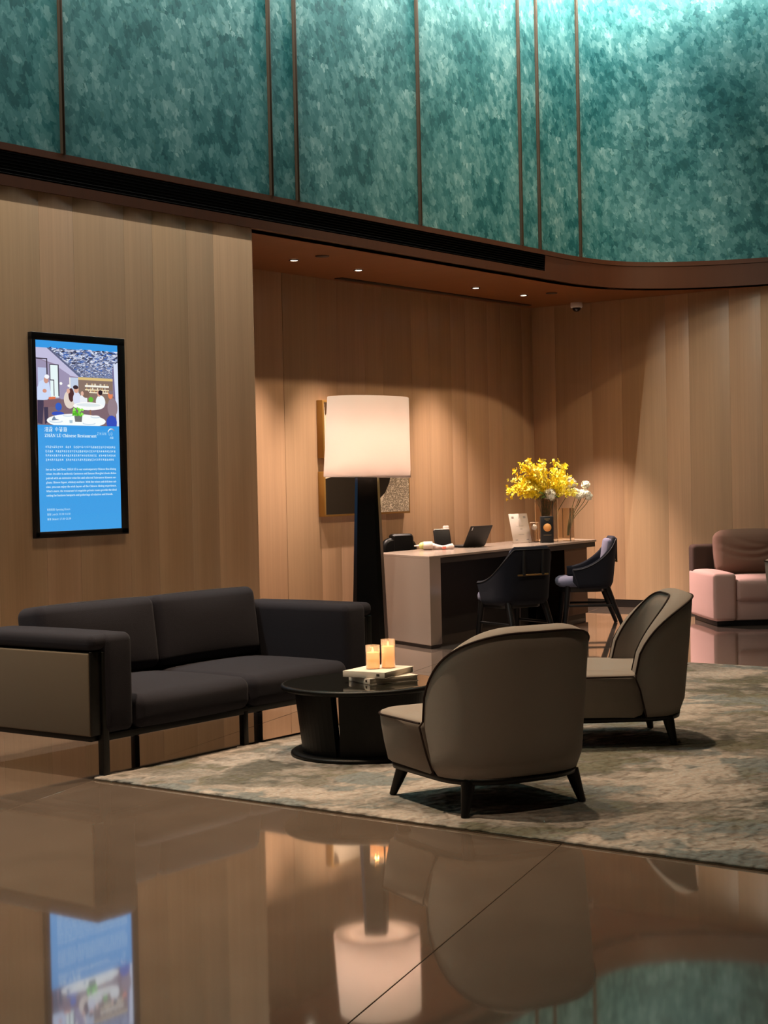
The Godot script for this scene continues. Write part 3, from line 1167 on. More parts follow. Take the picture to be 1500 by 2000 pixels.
func build_sofa() -> void:
	var t := thing("sofa", "dark charcoal two-seat sofa on thin black legs below the screen", "sofa", Vector3(6.49, 0, -6.23))
	var cloth := fabric(c8(38, 37, 44), 8.0, 0.5, 0.3)
	var panel := fabric(c8(108, 96, 82), 10.0, 0.2, 0.0)
	var black := mat(c8(10, 10, 10), 0.4, 0.4)
	var zf := 0.455     # front
	var zb := -0.44     # back
	for side in [-1.0, 1.0]:
		part("side_panel", box(Vector3(side * 1.117, 0.415, -0.015), Vector3(0.03, 0.405, 0.87), 0.008, 2), panel, t, "beige panel of the arm")
		var arm := new_shape()
		arm.rbox(Vector3(side * 0.957, 0.46, 0.01), Vector3(0.2, 0.49, 0.89), 0.04, 3, 5, Vector3(0.008, 0.004, 0.006))
		arm.rbox(Vector3(side * 1.04, 0.667, 0.005), Vector3(0.185, 0.076, 0.875), 0.032, 3, 5, Vector3(0, 0.004, 0.004))
		part("arm_cushion", arm, cloth, t)
		for z in [zf - 0.03, zb + 0.03]:
			var low := 0.0147 if z > 0.0 else 0.0      # the front legs stand on the rug
			part("leg", box(Vector3(side * 1.045, (0.62 + low) * 0.5, z), Vector3(0.04, 0.62 - low, 0.04), 0.003), black, t)
		part("arm_frame", new_shape().rbox(Vector3(side * 1.075, 0.2, -0.015), Vector3(0.07, 0.035, 0.84), 0.003, 1).rbox(Vector3(side * 1.085, 0.41, -0.03), Vector3(0.012, 0.4, 0.79), 0.003, 1).rbox(Vector3(side * 1.092, 0.42, 0.428), Vector3(0.075, 0.41, 0.012), 0.003, 1), black, t)
		part("seat_cushion", new_shape().rbox(Vector3(side * 0.428, 0.3, 0.085), Vector3(0.852, 0.17, 0.78), 0.055, 4, 8, Vector3(0.004, 0.028, 0.014)), cloth, t)
		var tilt := Transform3D(Basis(Vector3.RIGHT, -0.13), Vector3(side * 0.431, 0.597, -0.315))
		part("back_cushion", new_shape().rbox(Vector3.ZERO, Vector3(0.858, 0.4, 0.2), 0.05, 4, 8, Vector3(0.004, 0.006, 0.026), tilt), cloth, t)
		# seam cord along the top of the back cushion
		var cord := PackedVector3Array()
		for i in 13:
			cord.append(tilt * Vector3(lerpf(-0.41, 0.41, i / 12.0), 0.197 + 0.003 * sin(i * PI / 12.0) - (0.012 if i in [0, 12] else 0.0), 0.067))
		part("seam", new_shape().tube(cord, 0.003, 6), mat(c8(46, 42, 42), 0.9), t)
	for z in [zf - 0.03, zb + 0.03]:
		var low := 0.0147 if z > 0.0 else 0.0
		part("leg", box(Vector3(-0.02, (0.2 + low) * 0.5, z), Vector3(0.036, 0.2 - low, 0.036), 0.003), black, t)
		part("rail", box(Vector3(0, 0.2, z), Vector3(2.1, 0.035, 0.035), 0.003), black, t)
	part("back_panel", new_shape().rbox(Vector3(0, 0.4, zb + 0.04), Vector3(1.8, 0.36, 0.04), 0.015, 2), cloth, t)
	part("seat_deck", box(Vector3(0, 0.218, 0.01), Vector3(1.78, 0.012, 0.84), 0.003), black, t)


var tub0: Node3D


func tub_chair(label: String, at: Vector3, turn: float) -> Node3D:
	if tub0:
		return dup(tub0, label, at, turn)
	var t := thing("tub_armchair", label, "armchair", at, turn, "tub armchairs on the rug")
	tub0 = t
	var cloth := fabric(c8(140, 131, 125), 12.0, 0.3, 0.2)
	var cord := mat(c8(38, 26, 22), 0.7, 0.3)
	var black := mat(c8(12, 11, 11), 0.42, 0.4)
	var a := 0.385
	var c := 0.37
	var plan := tub_plan(a, c, 0.0, 2.7)
	for k in plan:
		k[0] += Vector2(0, -0.11)
	var shell := tub_shell(plan, {"y0": 0.155, "inner_y": 0.33, "top": 0.785, "end": 0.40, "flat": 0.16, "p": 2.1, "q": 1.75, "thick": 0.12, "flare": 0.06, "side": 0.03, "lean": 0.16, "slant": 0.25})
	part("back_shell", shell[0], cloth, t)
	part("outer_piping", new_shape().tube(shell[1], 0.0055, 6), cord, t)
	part("inner_piping", new_shape().tube(shell[2], 0.005, 6), cord, t)
	# seat block: rounded front, runs back inside the shell
	var block := PackedVector2Array()
	var plan2 := tub_plan(a - 0.06, c - 0.1, 0.0, 2.7, 40)
	for k in plan2:
		block.append(k[0] + Vector2(0, -0.15))
	block.append(Vector2(a - 0.024, -0.21))
	var front := rounded_outline(-a + 0.006, -0.2, a - 0.006, 0.35, [0.0, 0.0, 0.13, 0.13], 8)
	for i in front.size():
		if front[i].y > 0.02:
			block.append(front[i])
	block.append(Vector2(-a + 0.024, -0.21))
	part("seat_block", new_shape().loft(block, [Vector2(0.055, 0.155), Vector2(0.035, 0.17), Vector2(0.018, 0.25), Vector2(0.006, 0.33), Vector2(0.002, 0.37), Vector2(0.008, 0.384), Vector2(0.03, 0.392), Vector2(0.12, 0.402)]), cloth, t)
	var rim := PackedVector3Array()
	rim.append(Vector3(a - 0.006, 0.374, -0.1))
	for i in range(42, block.size() - 1):
		rim.append(Vector3(block[i].x, 0.374, block[i].y))
	rim.append(Vector3(-a + 0.006, 0.374, -0.1))
	part("seat_piping", new_shape().tube(rim, 0.005, 6), cord, t)
	for side in [-1.0, 1.0]:
		# the piped seam where the shell meets the seat
		var k: int = shell[1].size() - 1 if side > 0.0 else 0
		part("seam_piping", new_shape().tube(PackedVector3Array([shell[1][k], Vector3(side * (a - 0.0), 0.36, -0.11), Vector3(side * (a - 0.003), 0.3, -0.133), Vector3(side * (a - 0.012), 0.24, -0.147), Vector3(side * (a - 0.032), 0.16, -0.168)]), 0.0045, 6), cord, t)
	var under := PackedVector2Array()
	for k in tub_plan(a - 0.05, c - 0.075, 0.0, 2.7, 30):
		under.append(k[0] + Vector2(0, -0.11))
	for q in rounded_outline(-a + 0.05, -0.2, a - 0.05, 0.3, [0.0, 0.0, 0.1, 0.1], 6):
		if q.y > -0.1:
			under.append(q)
	part("base_band", new_shape().loft(under, [Vector2(0.012, 0.13), Vector2(0.004, 0.133), Vector2(0.0, 0.158), Vector2(0.02, 0.16)]), black, t)
	for q in [[-1, 1], [1, 1], [-1, -1], [1, -1]]:
		var top := Vector3(q[0] * 0.265, 0.14, 0.24 if q[1] > 0 else -0.3)
		var low := Vector3(q[0] * 0.3, 0.0, 0.285 if q[1] > 0 else -0.325)
		part("leg", leg(top, low + Vector3(0, 0.0002, 0), 0.031, 0.017), black, t)
	return t


func build_tub_chairs() -> void:
	var on := 0.0147
	tub_chair("greige tub armchair seen from behind, nearest the viewer", Vector3(5.925, on, -3.905), atan2(0.41, -0.91))
	tub_chair("greige tub armchair seen from its side, right of the nearest one", Vector3(7.61, on, -4.24), atan2(-0.63, -0.77))
	tub_chair("greige tub armchair almost wholly cut off by the right edge, before the far armchair", Vector3(11.52, 0.0, -4.455), atan2(0.6, 0.8))


func build_coffee_table() -> void:
	var t := thing("coffee_table", "round black coffee table with a glossy top and slotted pedestal", "table", Vector3(6.6, 0.0147, -5.1))
	var lac := mat(c8(7, 7, 7), 0.45, 0.35)
	var glass := mat(c8(24, 24, 20), 0.05, 0.5)
	part("table_top", new_shape().lathe(PackedVector2Array([Vector2(0, 0.338), Vector2(0.39, 0.338), Vector2(0.415, 0.345), Vector2(0.418, 0.358), Vector2(0.414, 0.366), Vector2(0.408, 0.368), Vector2(0.404, 0.368), Vector2(0, 0.367)]), 72), lac, t)
	part("glass_inlay", new_shape().lathe(PackedVector2Array([Vector2(0, 0.366), Vector2(0.403, 0.366), Vector2(0.4025, 0.369), Vector2(0.4015, 0.3695), Vector2(0.399, 0.3695), Vector2(0, 0.3695)]), 72), glass, t)
	part("base_disc", new_shape().lathe(PackedVector2Array([Vector2(0, 0.0), Vector2(0.365, 0.0), Vector2(0.372, 0.006), Vector2(0.37, 0.016), Vector2(0.362, 0.022), Vector2(0.345, 0.024), Vector2(0.335, 0.024), Vector2(0, 0.024)]), 64), lac, t)
	# pedestal of thick curved fins that lean in towards the foot, with narrow wedge-shaped gaps between
	for span in [[2.883, 5.226], [5.226, 7.19], [0.907, 2.883]]:
		var mid: float = (span[0] + span[1]) * 0.5
		var whole: float = (span[1] - span[0]) * 0.5
		var rows := []
		var n := 24
		for j in 2:
			var y: float = [0.02, 0.34][j]
			var half: float = whole - [0.036, 0.062][j]
			var ro: float = [0.31, 0.347][j]
			var ring := PackedVector3Array()
			for i in n + 1:
				var a := mid + half * (2.0 * i / n - 1.0)
				ring.append(Vector3(cos(a) * ro, y, sin(a) * ro))
			for i in n + 1:
				var a := mid - half * (2.0 * i / n - 1.0)
				ring.append(Vector3(cos(a) * (ro - 0.03), y, sin(a) * (ro - 0.03)))
			ring.append(ring[0])
			rows.append(ring)
		var s := new_shape()
		s.grid(rows, false, false)
		for j in 2:
			var r: PackedVector3Array = rows[j]
			for i in n:
				var q := [r[i], r[i + 1], r[2 * n - i], r[2 * n + 1 - i]]
				if j == 0:
					s.quad(q[0], q[3], q[2], q[1], false)
				else:
					s.quad(q[0], q[1], q[2], q[3], false)
		part("pedestal_fin", s.done(), lac, t)


func build_desk() -> void:
	var t := thing("desk", "long stone-topped desk in the recess with the flowers on it", "desk")
	var m := mat(c8(144, 130, 118), 0.22, 0.5)
	var sp := noise_tex(noise(15, 0.22, 3), 512)
	var ramp := Gradient.new()
	ramp.set_color(0, Color(0.8, 0.8, 0.8))
	ramp.set_color(1, Color(1.05, 1.05, 1.05))
	sp.color_ramp = ramp
	m.albedo_texture = sp
	triplanar(m, 2.4)
	var fl := Vector2(11.05, -7.78)
	var fr := Vector2(14.45, -8.08)
	var br := Vector2(14.78, -8.86)
	var bl := Vector2(11.44, -8.64)
	part("desk_top", new_shape().loft(PackedVector2Array([fl, fr, br, bl]), [Vector2(0.002, 0.764), Vector2(0, 0.766), Vector2(0, 0.783), Vector2(0.003, 0.786)], false), m, t)
	part("apron", new_shape().loft(PackedVector2Array([fl.lerp(fr, 0.054), fr, br, bl.lerp(br, 0.054)]), [Vector2(0.012, 0.715), Vector2(0.012, 0.765)], false), mat(c8(26, 21, 18), 0.6), t)
	var k := 0.055
	var fl2 := fl.lerp(fr, k)
	var bl2 := bl.lerp(br, k)
	part("end_panel", new_shape().loft(PackedVector2Array([fl, fl2, bl2, bl]), [Vector2(0.002, 0.03), Vector2(0, 0.033), Vector2(0, 0.7645)], false), m, t)
	part("plinth", new_shape().loft(PackedVector2Array([fl, fl2, bl2, bl]), [Vector2(0.012, 0.0), Vector2(0.012, 0.031)], false), mat(c8(18, 15, 13), 0.5), t)
	var dk := mat(c8(72, 50, 34), 0.5, 0.4)
	var p := PackedVector2Array([fl.lerp(fr, 0.78), fl.lerp(fr, 0.955), bl.lerp(br, 0.955), bl.lerp(br, 0.78)])
	part("drawer_pedestal", new_shape().loft(p, [Vector2(0.03, 0.05), Vector2(0.03, 0.716)], false), dk, t)
	part("pedestal_foot", new_shape().loft(p, [Vector2(0.05, 0.0), Vector2(0.05, 0.051)], false), mat(c8(16, 13, 11), 0.5), t)
	part("modesty_panel", new_shape().loft(PackedVector2Array([fl.lerp(bl, 0.62).lerp(fr.lerp(br, 0.62), k), fl.lerp(bl, 0.62).lerp(fr.lerp(br, 0.62), 0.79), fl.lerp(bl, 0.66).lerp(fr.lerp(br, 0.66), 0.79), fl.lerp(bl, 0.66).lerp(fr.lerp(br, 0.66), k)]), [Vector2(0, 0.0), Vector2(0, 0.716)], false), mat(c8(10, 9, 9), 0.6), t)


func build_far_armchair() -> void:
	var ang := atan2(-0.80, 0.60) + 0.06
	var t := thing("lounge_armchair", "deep pinkish-grey lounge armchair with a creased back cushion by the right wall", "armchair", Vector3(14.52, 0, -6.415), ang)
	var cloth := fabric(c8(176, 144, 134), 9.0, 0.3, 0.2)
	var pillow := fabric(c8(116, 90, 76), 9.0, 0.5, 0.2)
	var w := 1.02
	for side in [-1.0, 1.0]:
		part("arm", new_shape().rbox(Vector3(side * (w * 0.5 - 0.105), 0.275, 0.03), Vector3(0.22, 0.445, 0.92), 0.035, 3, 4, Vector3(0.008, 0.012, 0)), cloth, t)
	part("seat", new_shape().rbox(Vector3(0, 0.33, 0.08), Vector3(w - 0.42, 0.22, 0.8), 0.05, 3, 6, Vector3(0, 0.02, 0.01)), cloth, t)
	part("seat_base", new_shape().rbox(Vector3(0, 0.15, 0.06), Vector3(w - 0.4, 0.19, 0.8), 0.01, 1), cloth, t)
	part("back", new_shape().rbox(Vector3(0, 0.4, -0.36), Vector3(w, 0.68, 0.2), 0.04, 3, 3), fabric(c8(60, 46, 38), 9.0, 0.3, 0.1), t)
	# creased cushion
	var s := new_shape()
	s.rbox(Vector3.ZERO, Vector3(0.66, 0.42, 0.2), 0.07, 4, 18, Vector3(0.01, 0.02, 0.05))
	for i in s.v.size():
		var p := s.v[i]
		var f := (1.0 - pow(p.x / 0.34, 2.0)) * (1.0 - pow(clampf(p.y / 0.22, -1, 1), 2.0))
		if p.z > 0.03:
			var arc := p.y + 0.10 - 0.9 * p.x * p.x
			p.z -= f * (0.016 * exp(-pow((arc - 0.03) / 0.016, 2.0)) + 0.02 * exp(-pow((arc - 0.1) / 0.018, 2.0)) + 0.012 * exp(-pow((arc - 0.17 + 0.25 * p.x) / 0.016, 2.0)))
		s.v[i] = Transform3D(Basis(Vector3.RIGHT, -0.18), Vector3(0.02, 0.66, -0.2)) * p
	part("back_cushion", s, pillow, t)
	part("plinth", box(Vector3(0, 0.028, 0.02), Vector3(w - 0.08, 0.055, 0.82), 0.003), mat(c8(14, 11, 10), 0.5), t)


func build_lamp() -> void:
	var t := thing("floor_lamp", "tall floor lamp with a white drum shade on a black obelisk base", "lamp", Vector3(8.11, 0, -6.18), 0.5)
	var black := mat(c8(9, 8, 8), 0.34, 0.45)
	# four-sided column with cut corners, tapering upwards
	var p := PackedVector2Array()
	for k in 4:
		for s in [-1.0, 1.0]:
			p.append(Vector2(0.5, s * 0.36).rotated(k * PI / 2.0))
	var rows := []
	for q in p:
		var row := PackedVector3Array()
		for st in [[0.0, 0.235], [0.02, 0.235], [0.7, 0.19], [1.47, 0.138]]:
			row.append(Vector3(q.x * st[1], st[0], q.y * st[1]))
		rows.append(row)
	var s := new_shape()
	s.grid(rows, true, false)
	for i in range(1, 7):
		s.tri(rows[0][0], rows[i + 1][0], rows[i][0], false)
		s.tri(rows[0][3], rows[i][3], rows[i + 1][3], false)
	part("base", s.done(), black, t)
	part("stem", new_shape().lathe(PackedVector2Array([Vector2(0, 1.46), Vector2(0.014, 1.46), Vector2(0.014, 1.6), Vector2(0, 1.6)]), 12), mat(c8(120, 96, 60), 0.3, 0.5, 0.8), t)
	var cloth := mat(c8(196, 184, 174), 0.9, 0.2)
	cloth.backlight_enabled = true
	cloth.backlight = Color(0.9, 0.9, 0.9)
	cloth.emission_enabled = true
	cloth.emission = Color(1.0, 0.78, 0.70)
	cloth.emission_energy_multiplier = 0.05
	var sh := part("lamp_shade", new_shape().lathe(PackedVector2Array([Vector2(0.275, 1.452), Vector2(0.277, 1.455), Vector2(0.259, 1.958), Vector2(0.257, 1.96), Vector2(0.255, 1.958), Vector2(0.273, 1.455), Vector2(0.275, 1.452)]), 64), cloth, t)
	sh.transform = Transform3D(Basis(Vector3(0.801, 0, -0.598).rotated(Vector3.UP, -0.5), 0.032), Vector3.ZERO).translated_local(Vector3(0, -1.452, 0)).translated(Vector3(0, 1.452, 0))
	part("shade_seam", box(Vector3(0.0, 1.475, 0.278), Vector3(0.003, 0.045, 0.002), 0.0008), mat(c8(150, 120, 100), 0.9), sh)
	var diff := mat(c8(250, 236, 220), 0.8, 0.2)
	diff.backlight_enabled = true
	diff.backlight = Color(0.9, 0.9, 0.9)
	part("diffuser", new_shape().lathe(PackedVector2Array([Vector2(0.075, 1.461), Vector2(0.266, 1.461), Vector2(0.266, 1.465), Vector2(0.075, 1.465), Vector2(0.075, 1.461)]), 48), diff, t)
	var bulb := mat(c8(255, 240, 220), 0.5)
	bulb.emission_enabled = true
	bulb.emission = Color(1, 0.8, 0.55)
	bulb.emission_energy_multiplier = 2.0
	part("bulb", new_shape().lathe(PackedVector2Array([Vector2(0, 1.595), Vector2(0.018, 1.6), Vector2(0.034, 1.64), Vector2(0.03, 1.67), Vector2(0.016, 1.69), Vector2(0, 1.695)]), 20), bulb, t)
	omni("glow", Vector3(0, 1.62, 0), 0.44, Color(1, 0.80, 0.69), 0.03, t)


func build_screen() -> void:
	var t := thing("wall_screen", "upright digital screen with a blue restaurant notice in a black frame", "screen", Vector3(7.34, 0, -8.0))
	var black := mat(c8(12, 11, 11), 0.3, 0.45)
	var fr := new_shape()
	for q in [[0.0, 2.41, 0.822, 0.05], [0.0, 1.124, 0.822, 0.042]]:
		fr.rbox(Vector3(q[0], q[1], 0.018), Vector3(q[2], q[3], 0.036), 0.003, 1)
	fr.rbox(Vector3(-0.394, 1.76, 0.018), Vector3(0.034, 1.3, 0.036), 0.003, 1)
	fr.rbox(Vector3(0.378, 1.76, 0.018), Vector3(0.066, 1.3, 0.036), 0.003, 1)
	part("frame", fr, black, t)
	part("housing", box(Vector3(0, 1.76, 0.006), Vector3(0.78, 1.27, 0.01), 0.002), black, t)
	var s := new_shape()
	s.has_uv = true
	var x0 := -0.377
	var x1 := 0.346
	var y0 := 1.143
	var y1 := 2.386
	var z := 0.032
	s.tri(Vector3(x0, y0, z), Vector3(x0, y1, z), Vector3(x1, y1, z), false, Vector2(0, 1), Vector2(0, 0), Vector2(1, 0))
	s.tri(Vector3(x0, y0, z), Vector3(x1, y1, z), Vector3(x1, y0, z), false, Vector2(0, 1), Vector2(1, 0), Vector2(1, 1))
	var zb := z - 0.02
	for q in [[Vector3(x0, y0, z), Vector3(x1, y0, z)], [Vector3(x1, y0, z), Vector3(x1, y1, z)], [Vector3(x1, y1, z), Vector3(x0, y1, z)], [Vector3(x0, y1, z), Vector3(x0, y0, z)]]:
		s.quad(q[0], q[1], q[1] - Vector3(0, 0, 0.02), q[0] - Vector3(0, 0, 0.02), false)
	s.quad(Vector3(x0, y0, zb), Vector3(x1, y0, zb), Vector3(x1, y1, zb), Vector3(x0, y1, zb), false)
	s.done()
	var m := mat(c8(5, 5, 5), 0.25, 0.4)
	m.emission_enabled = true
	m.emission = Color(1, 1, 1)
	m.emission_operator = BaseMaterial3D.EMISSION_OP_MULTIPLY
	m.emission_texture = screen_picture()
	m.emission_energy_multiplier = 1.0
	part("display", s, m, t, "lit display with a dining room photo and white text")
	var l := AreaLight3D.new()
	l.name = "screen_light"
	t.add_child(l)
	l.area_size = Vector2(0.72, 1.23)
	l.light_energy = 0.05
	l.light_color = Color(0.55, 0.78, 1.0)
	l.area_range = 20.0
	l.shadow_enabled = true
	l.position = Vector3(-0.016, 1.76, 0.042)
	l.rotation.y = PI


func build_canvases() -> void:
	var gold := mat(c8(150, 112, 52), 0.4, 0.5, 0.5)
	var specs := [["upper abstract canvas on the recess wall, mostly hidden by the lamp shade", 1.655, 2.2], ["lower abstract canvas on the recess wall with a dark rounded shape", 1.105, 1.53]]
	for i in 2:
		var y0: float = specs[i][1]
		var y1: float = specs[i][2]
		var t := thing("canvas", specs[i][0], "painting", Vector3(12.385 - 0.03 * (1 - i), 0, -9.5), 0.0, "pair of abstract canvases")
		part("frame_edge", box(Vector3(0, (y0 + y1) * 0.5, 0.04), Vector3(1.37 - 0.06 * (1 - i), y1 - y0, 0.075), 0.004), gold, t)
		var im := Image.create(384, 160, false, Image.FORMAT_RGB8)
		im.fill(c8(196, 180, 156))
		if i == 1:
			fill_poly(im, PackedVector2Array([Vector2(0, 20), Vector2(40, 10), Vector2(90, 0), Vector2(300, 0), Vector2(290, 40), Vector2(270, 80), Vector2(230, 115), Vector2(200, 160), Vector2(0, 160)]), c8(34, 28, 20))
			var rng := RandomNumberGenerator.new()
			rng.seed = 2
			for k in 2600:
				var p := Vector2(rng.randf_range(230, 384), rng.randf_range(20, 160))
				if p.x > 232 + (150 - p.y) * 0.5:
					var g := rng.randf_range(0.40, 0.58)
					fill_poly(im, PackedVector2Array([p, p + Vector2(rng.randf_range(2, 8), rng.randf_range(-3, 3)), p + Vector2(2, 4)]), Color(g, g * 0.9, g * 0.76))
		else:
			fill_poly(im, PackedVector2Array([Vector2(0, 0), Vector2(26, 0), Vector2(20, 24), Vector2(4, 40)]), c8(72, 54, 36))
			fill_poly(im, ellipse_pts(220, 200, 150, 120), c8(60, 48, 36))
		var m := mat(Color(1, 1, 1), 0.85, 0.2)
		m.albedo_texture = ImageTexture.create_from_image(im)
		var s := new_shape()
		s.has_uv = true
		var hw := 0.665 - 0.03 * (1 - i)
		var a := Vector3(-hw, y0 + 0.02, 0.079)
		var b := Vector3(hw, y1 - 0.02, 0.079)
		s.tri(a, Vector3(a.x, b.y, a.z), b, false, Vector2(0, 1), Vector2(0, 0), Vector2(1, 0))
		s.tri(a, b, Vector3(b.x, a.y, a.z), false, Vector2(0, 1), Vector2(1, 0), Vector2(1, 1))
		for q in [[a, Vector3(a.x, b.y, a.z)], [Vector3(a.x, b.y, a.z), b], [b, Vector3(b.x, a.y, a.z)], [Vector3(b.x, a.y, a.z), a]]:
			var o := Vector3(0, 0, -0.004)
			s.quad(q[0], q[0] + o, q[1] + o, q[1], false)
		part("painted_face", s, m, t)


func build_desk_chairs() -> void:
	var velvet := fabric(c8(22, 23, 30), 14.0, 0.2, 0.3)
	var inside := fabric(c8(90, 90, 106), 14.0, 0.2, 0.4)
	var cord := mat(c8(14, 13, 16), 0.6)
	var black := mat(c8(10, 9, 9), 0.4, 0.4)
	var t := thing("desk_chair", "dark velvet chair with curved arms seen from behind at the desk", "chair", Vector3(11.62, 0, -7.28), atan2(0.35, -0.94), "dark velvet chairs round the desk")
	var plan := tub_plan(0.285, 0.25, 0.2, 3.0, 56)
	var shell := tub_shell(plan, {"y0": 0.36, "inner_y": 0.43, "top": 0.845, "end": 0.56, "flat": 0.3, "p": 1.0, "q": 0.5, "thick": 0.05, "flare": 0.05, "side": 0.02, "lean": 0.1, "slant": 0.3})
	part("back_shell", shell[0], velvet, t)
	part("shell_piping", new_shape().tube(shell[1], 0.004, 6), cord, t)
	var seat := rounded_outline(-0.235, -0.13, 0.235, 0.33, [0.1, 0.1, 0.14, 0.14], 8)
	part("seat", new_shape().loft(seat, [Vector2(0.02, 0.38), Vector2(0.0, 0.395), Vector2(-0.004, 0.43), Vector2(0.004, 0.455), Vector2(0.03, 0.472), Vector2(0.1, 0.482)]), inside, t)
	part("back_pad", new_shape().rbox(Vector3.ZERO, Vector3(0.4, 0.34, 0.07), 0.03, 3, 4, Vector3(0, 0, 0.02), Transform3D(Basis(Vector3.RIGHT, -0.12), Vector3(0, 0.66, -0.165))), inside, t)
	part("seat_frame", new_shape().loft(seat, [Vector2(0.04, 0.33), Vector2(0.03, 0.335), Vector2(0.03, 0.382)]), black, t)
	for q in [[-1, 1], [1, 1], [-1, -1], [1, -1]]:
		var top := Vector3(q[0] * 0.19, 0.39, 0.24 if q[1] > 0 else -0.125)
		var low := Vector3(q[0] * 0.22, 0.0, 0.28 if q[1] > 0 else -0.27)
		part("leg", leg(top, low, 0.03, 0.02, 8), black, t)
	for side in [-1.0, 1.0]:
		part("stretcher", new_shape().tube(PackedVector3Array([Vector3(side * 0.213, 0.2, -0.215), Vector3(side * 0.21, 0.2, 0.02), Vector3(side * 0.211, 0.2, 0.26)]), 0.011, 8), black, t)
	var brass := mat(c8(150, 120, 74), 0.3, 0.5, 0.8)
	part("brass_rail", new_shape().tube(PackedVector3Array([Vector3(-0.16, 0.615, -0.234), Vector3(0, 0.615, -0.24), Vector3(0.16, 0.615, -0.234)]), 0.008, 8), brass, t)
	for side in [-1.0, 1.0]:
		part("strap", box(Vector3(side * 0.1, 0.72, -0.238), Vector3(0.025, 0.22, 0.016), 0.002), cord, t)
	dup(t, "dark velvet chair with curved arms seen from its side, right of the desk front", Vector3(13.59, 0, -7.67), atan2(-0.6, -0.8))
	# the working chair on the far side
	var w := thing("office_chair", "black chair behind the desk, only its rounded back showing right of the lamp", "chair", Vector3(12.5, 0, -9.04), atan2(-0.3, 0.95))
	part("backrest", new_shape().loft(PackedVector2Array(rounded_outline(-0.21, -0.88, 0.21, -0.46, [0.1, 0.13, 0.06, 0.06], 8)), [Vector2(0.03, -0.035), Vector2(0.008, -0.026), Vector2(0, 0.0), Vector2(0.008, 0.026), Vector2(0.03, 0.035)], true, Transform3D(Basis(Vector3.RIGHT, PI / 2.0), Vector3(0, 0, -0.16))).loft(PackedVector2Array(rounded_outline(-0.1, -0.915, 0.16, -0.7, [0.03, 0.05, 0.03, 0.03], 6)), [Vector2(0.02, -0.04), Vector2(0, -0.025), Vector2(0, 0.025), Vector2(0.02, 0.04)], true, Transform3D(Basis(Vector3.RIGHT, PI / 2.0), Vector3(0, 0, -0.16))), black, w)
	part("seat", new_shape().rbox(Vector3(0, 0.45, 0.04), Vector3(0.44, 0.08, 0.4), 0.035, 3, 3, Vector3(0, 0.01, 0)), black, w)
	part("column", new_shape().tube(PackedVector3Array([Vector3(0, 0.06, 0.02), Vector3(0, 0.42, 0.02)]), 0.025, 12), black, w)
	for k in 5:
		var d := Vector3(cos(TAU * k / 5.0), 0, sin(TAU * k / 5.0))
		part("foot", new_shape().tube(PackedVector3Array([Vector3(0, 0.075, 0.02), d * 0.2 + Vector3(0, 0.045, 0.02)]), 0.02, 8, 0.014).rbox(d * 0.2 + Vector3(0, 0.022, 0.02), Vector3(0.04, 0.044, 0.04), 0.015, 2), black, w)


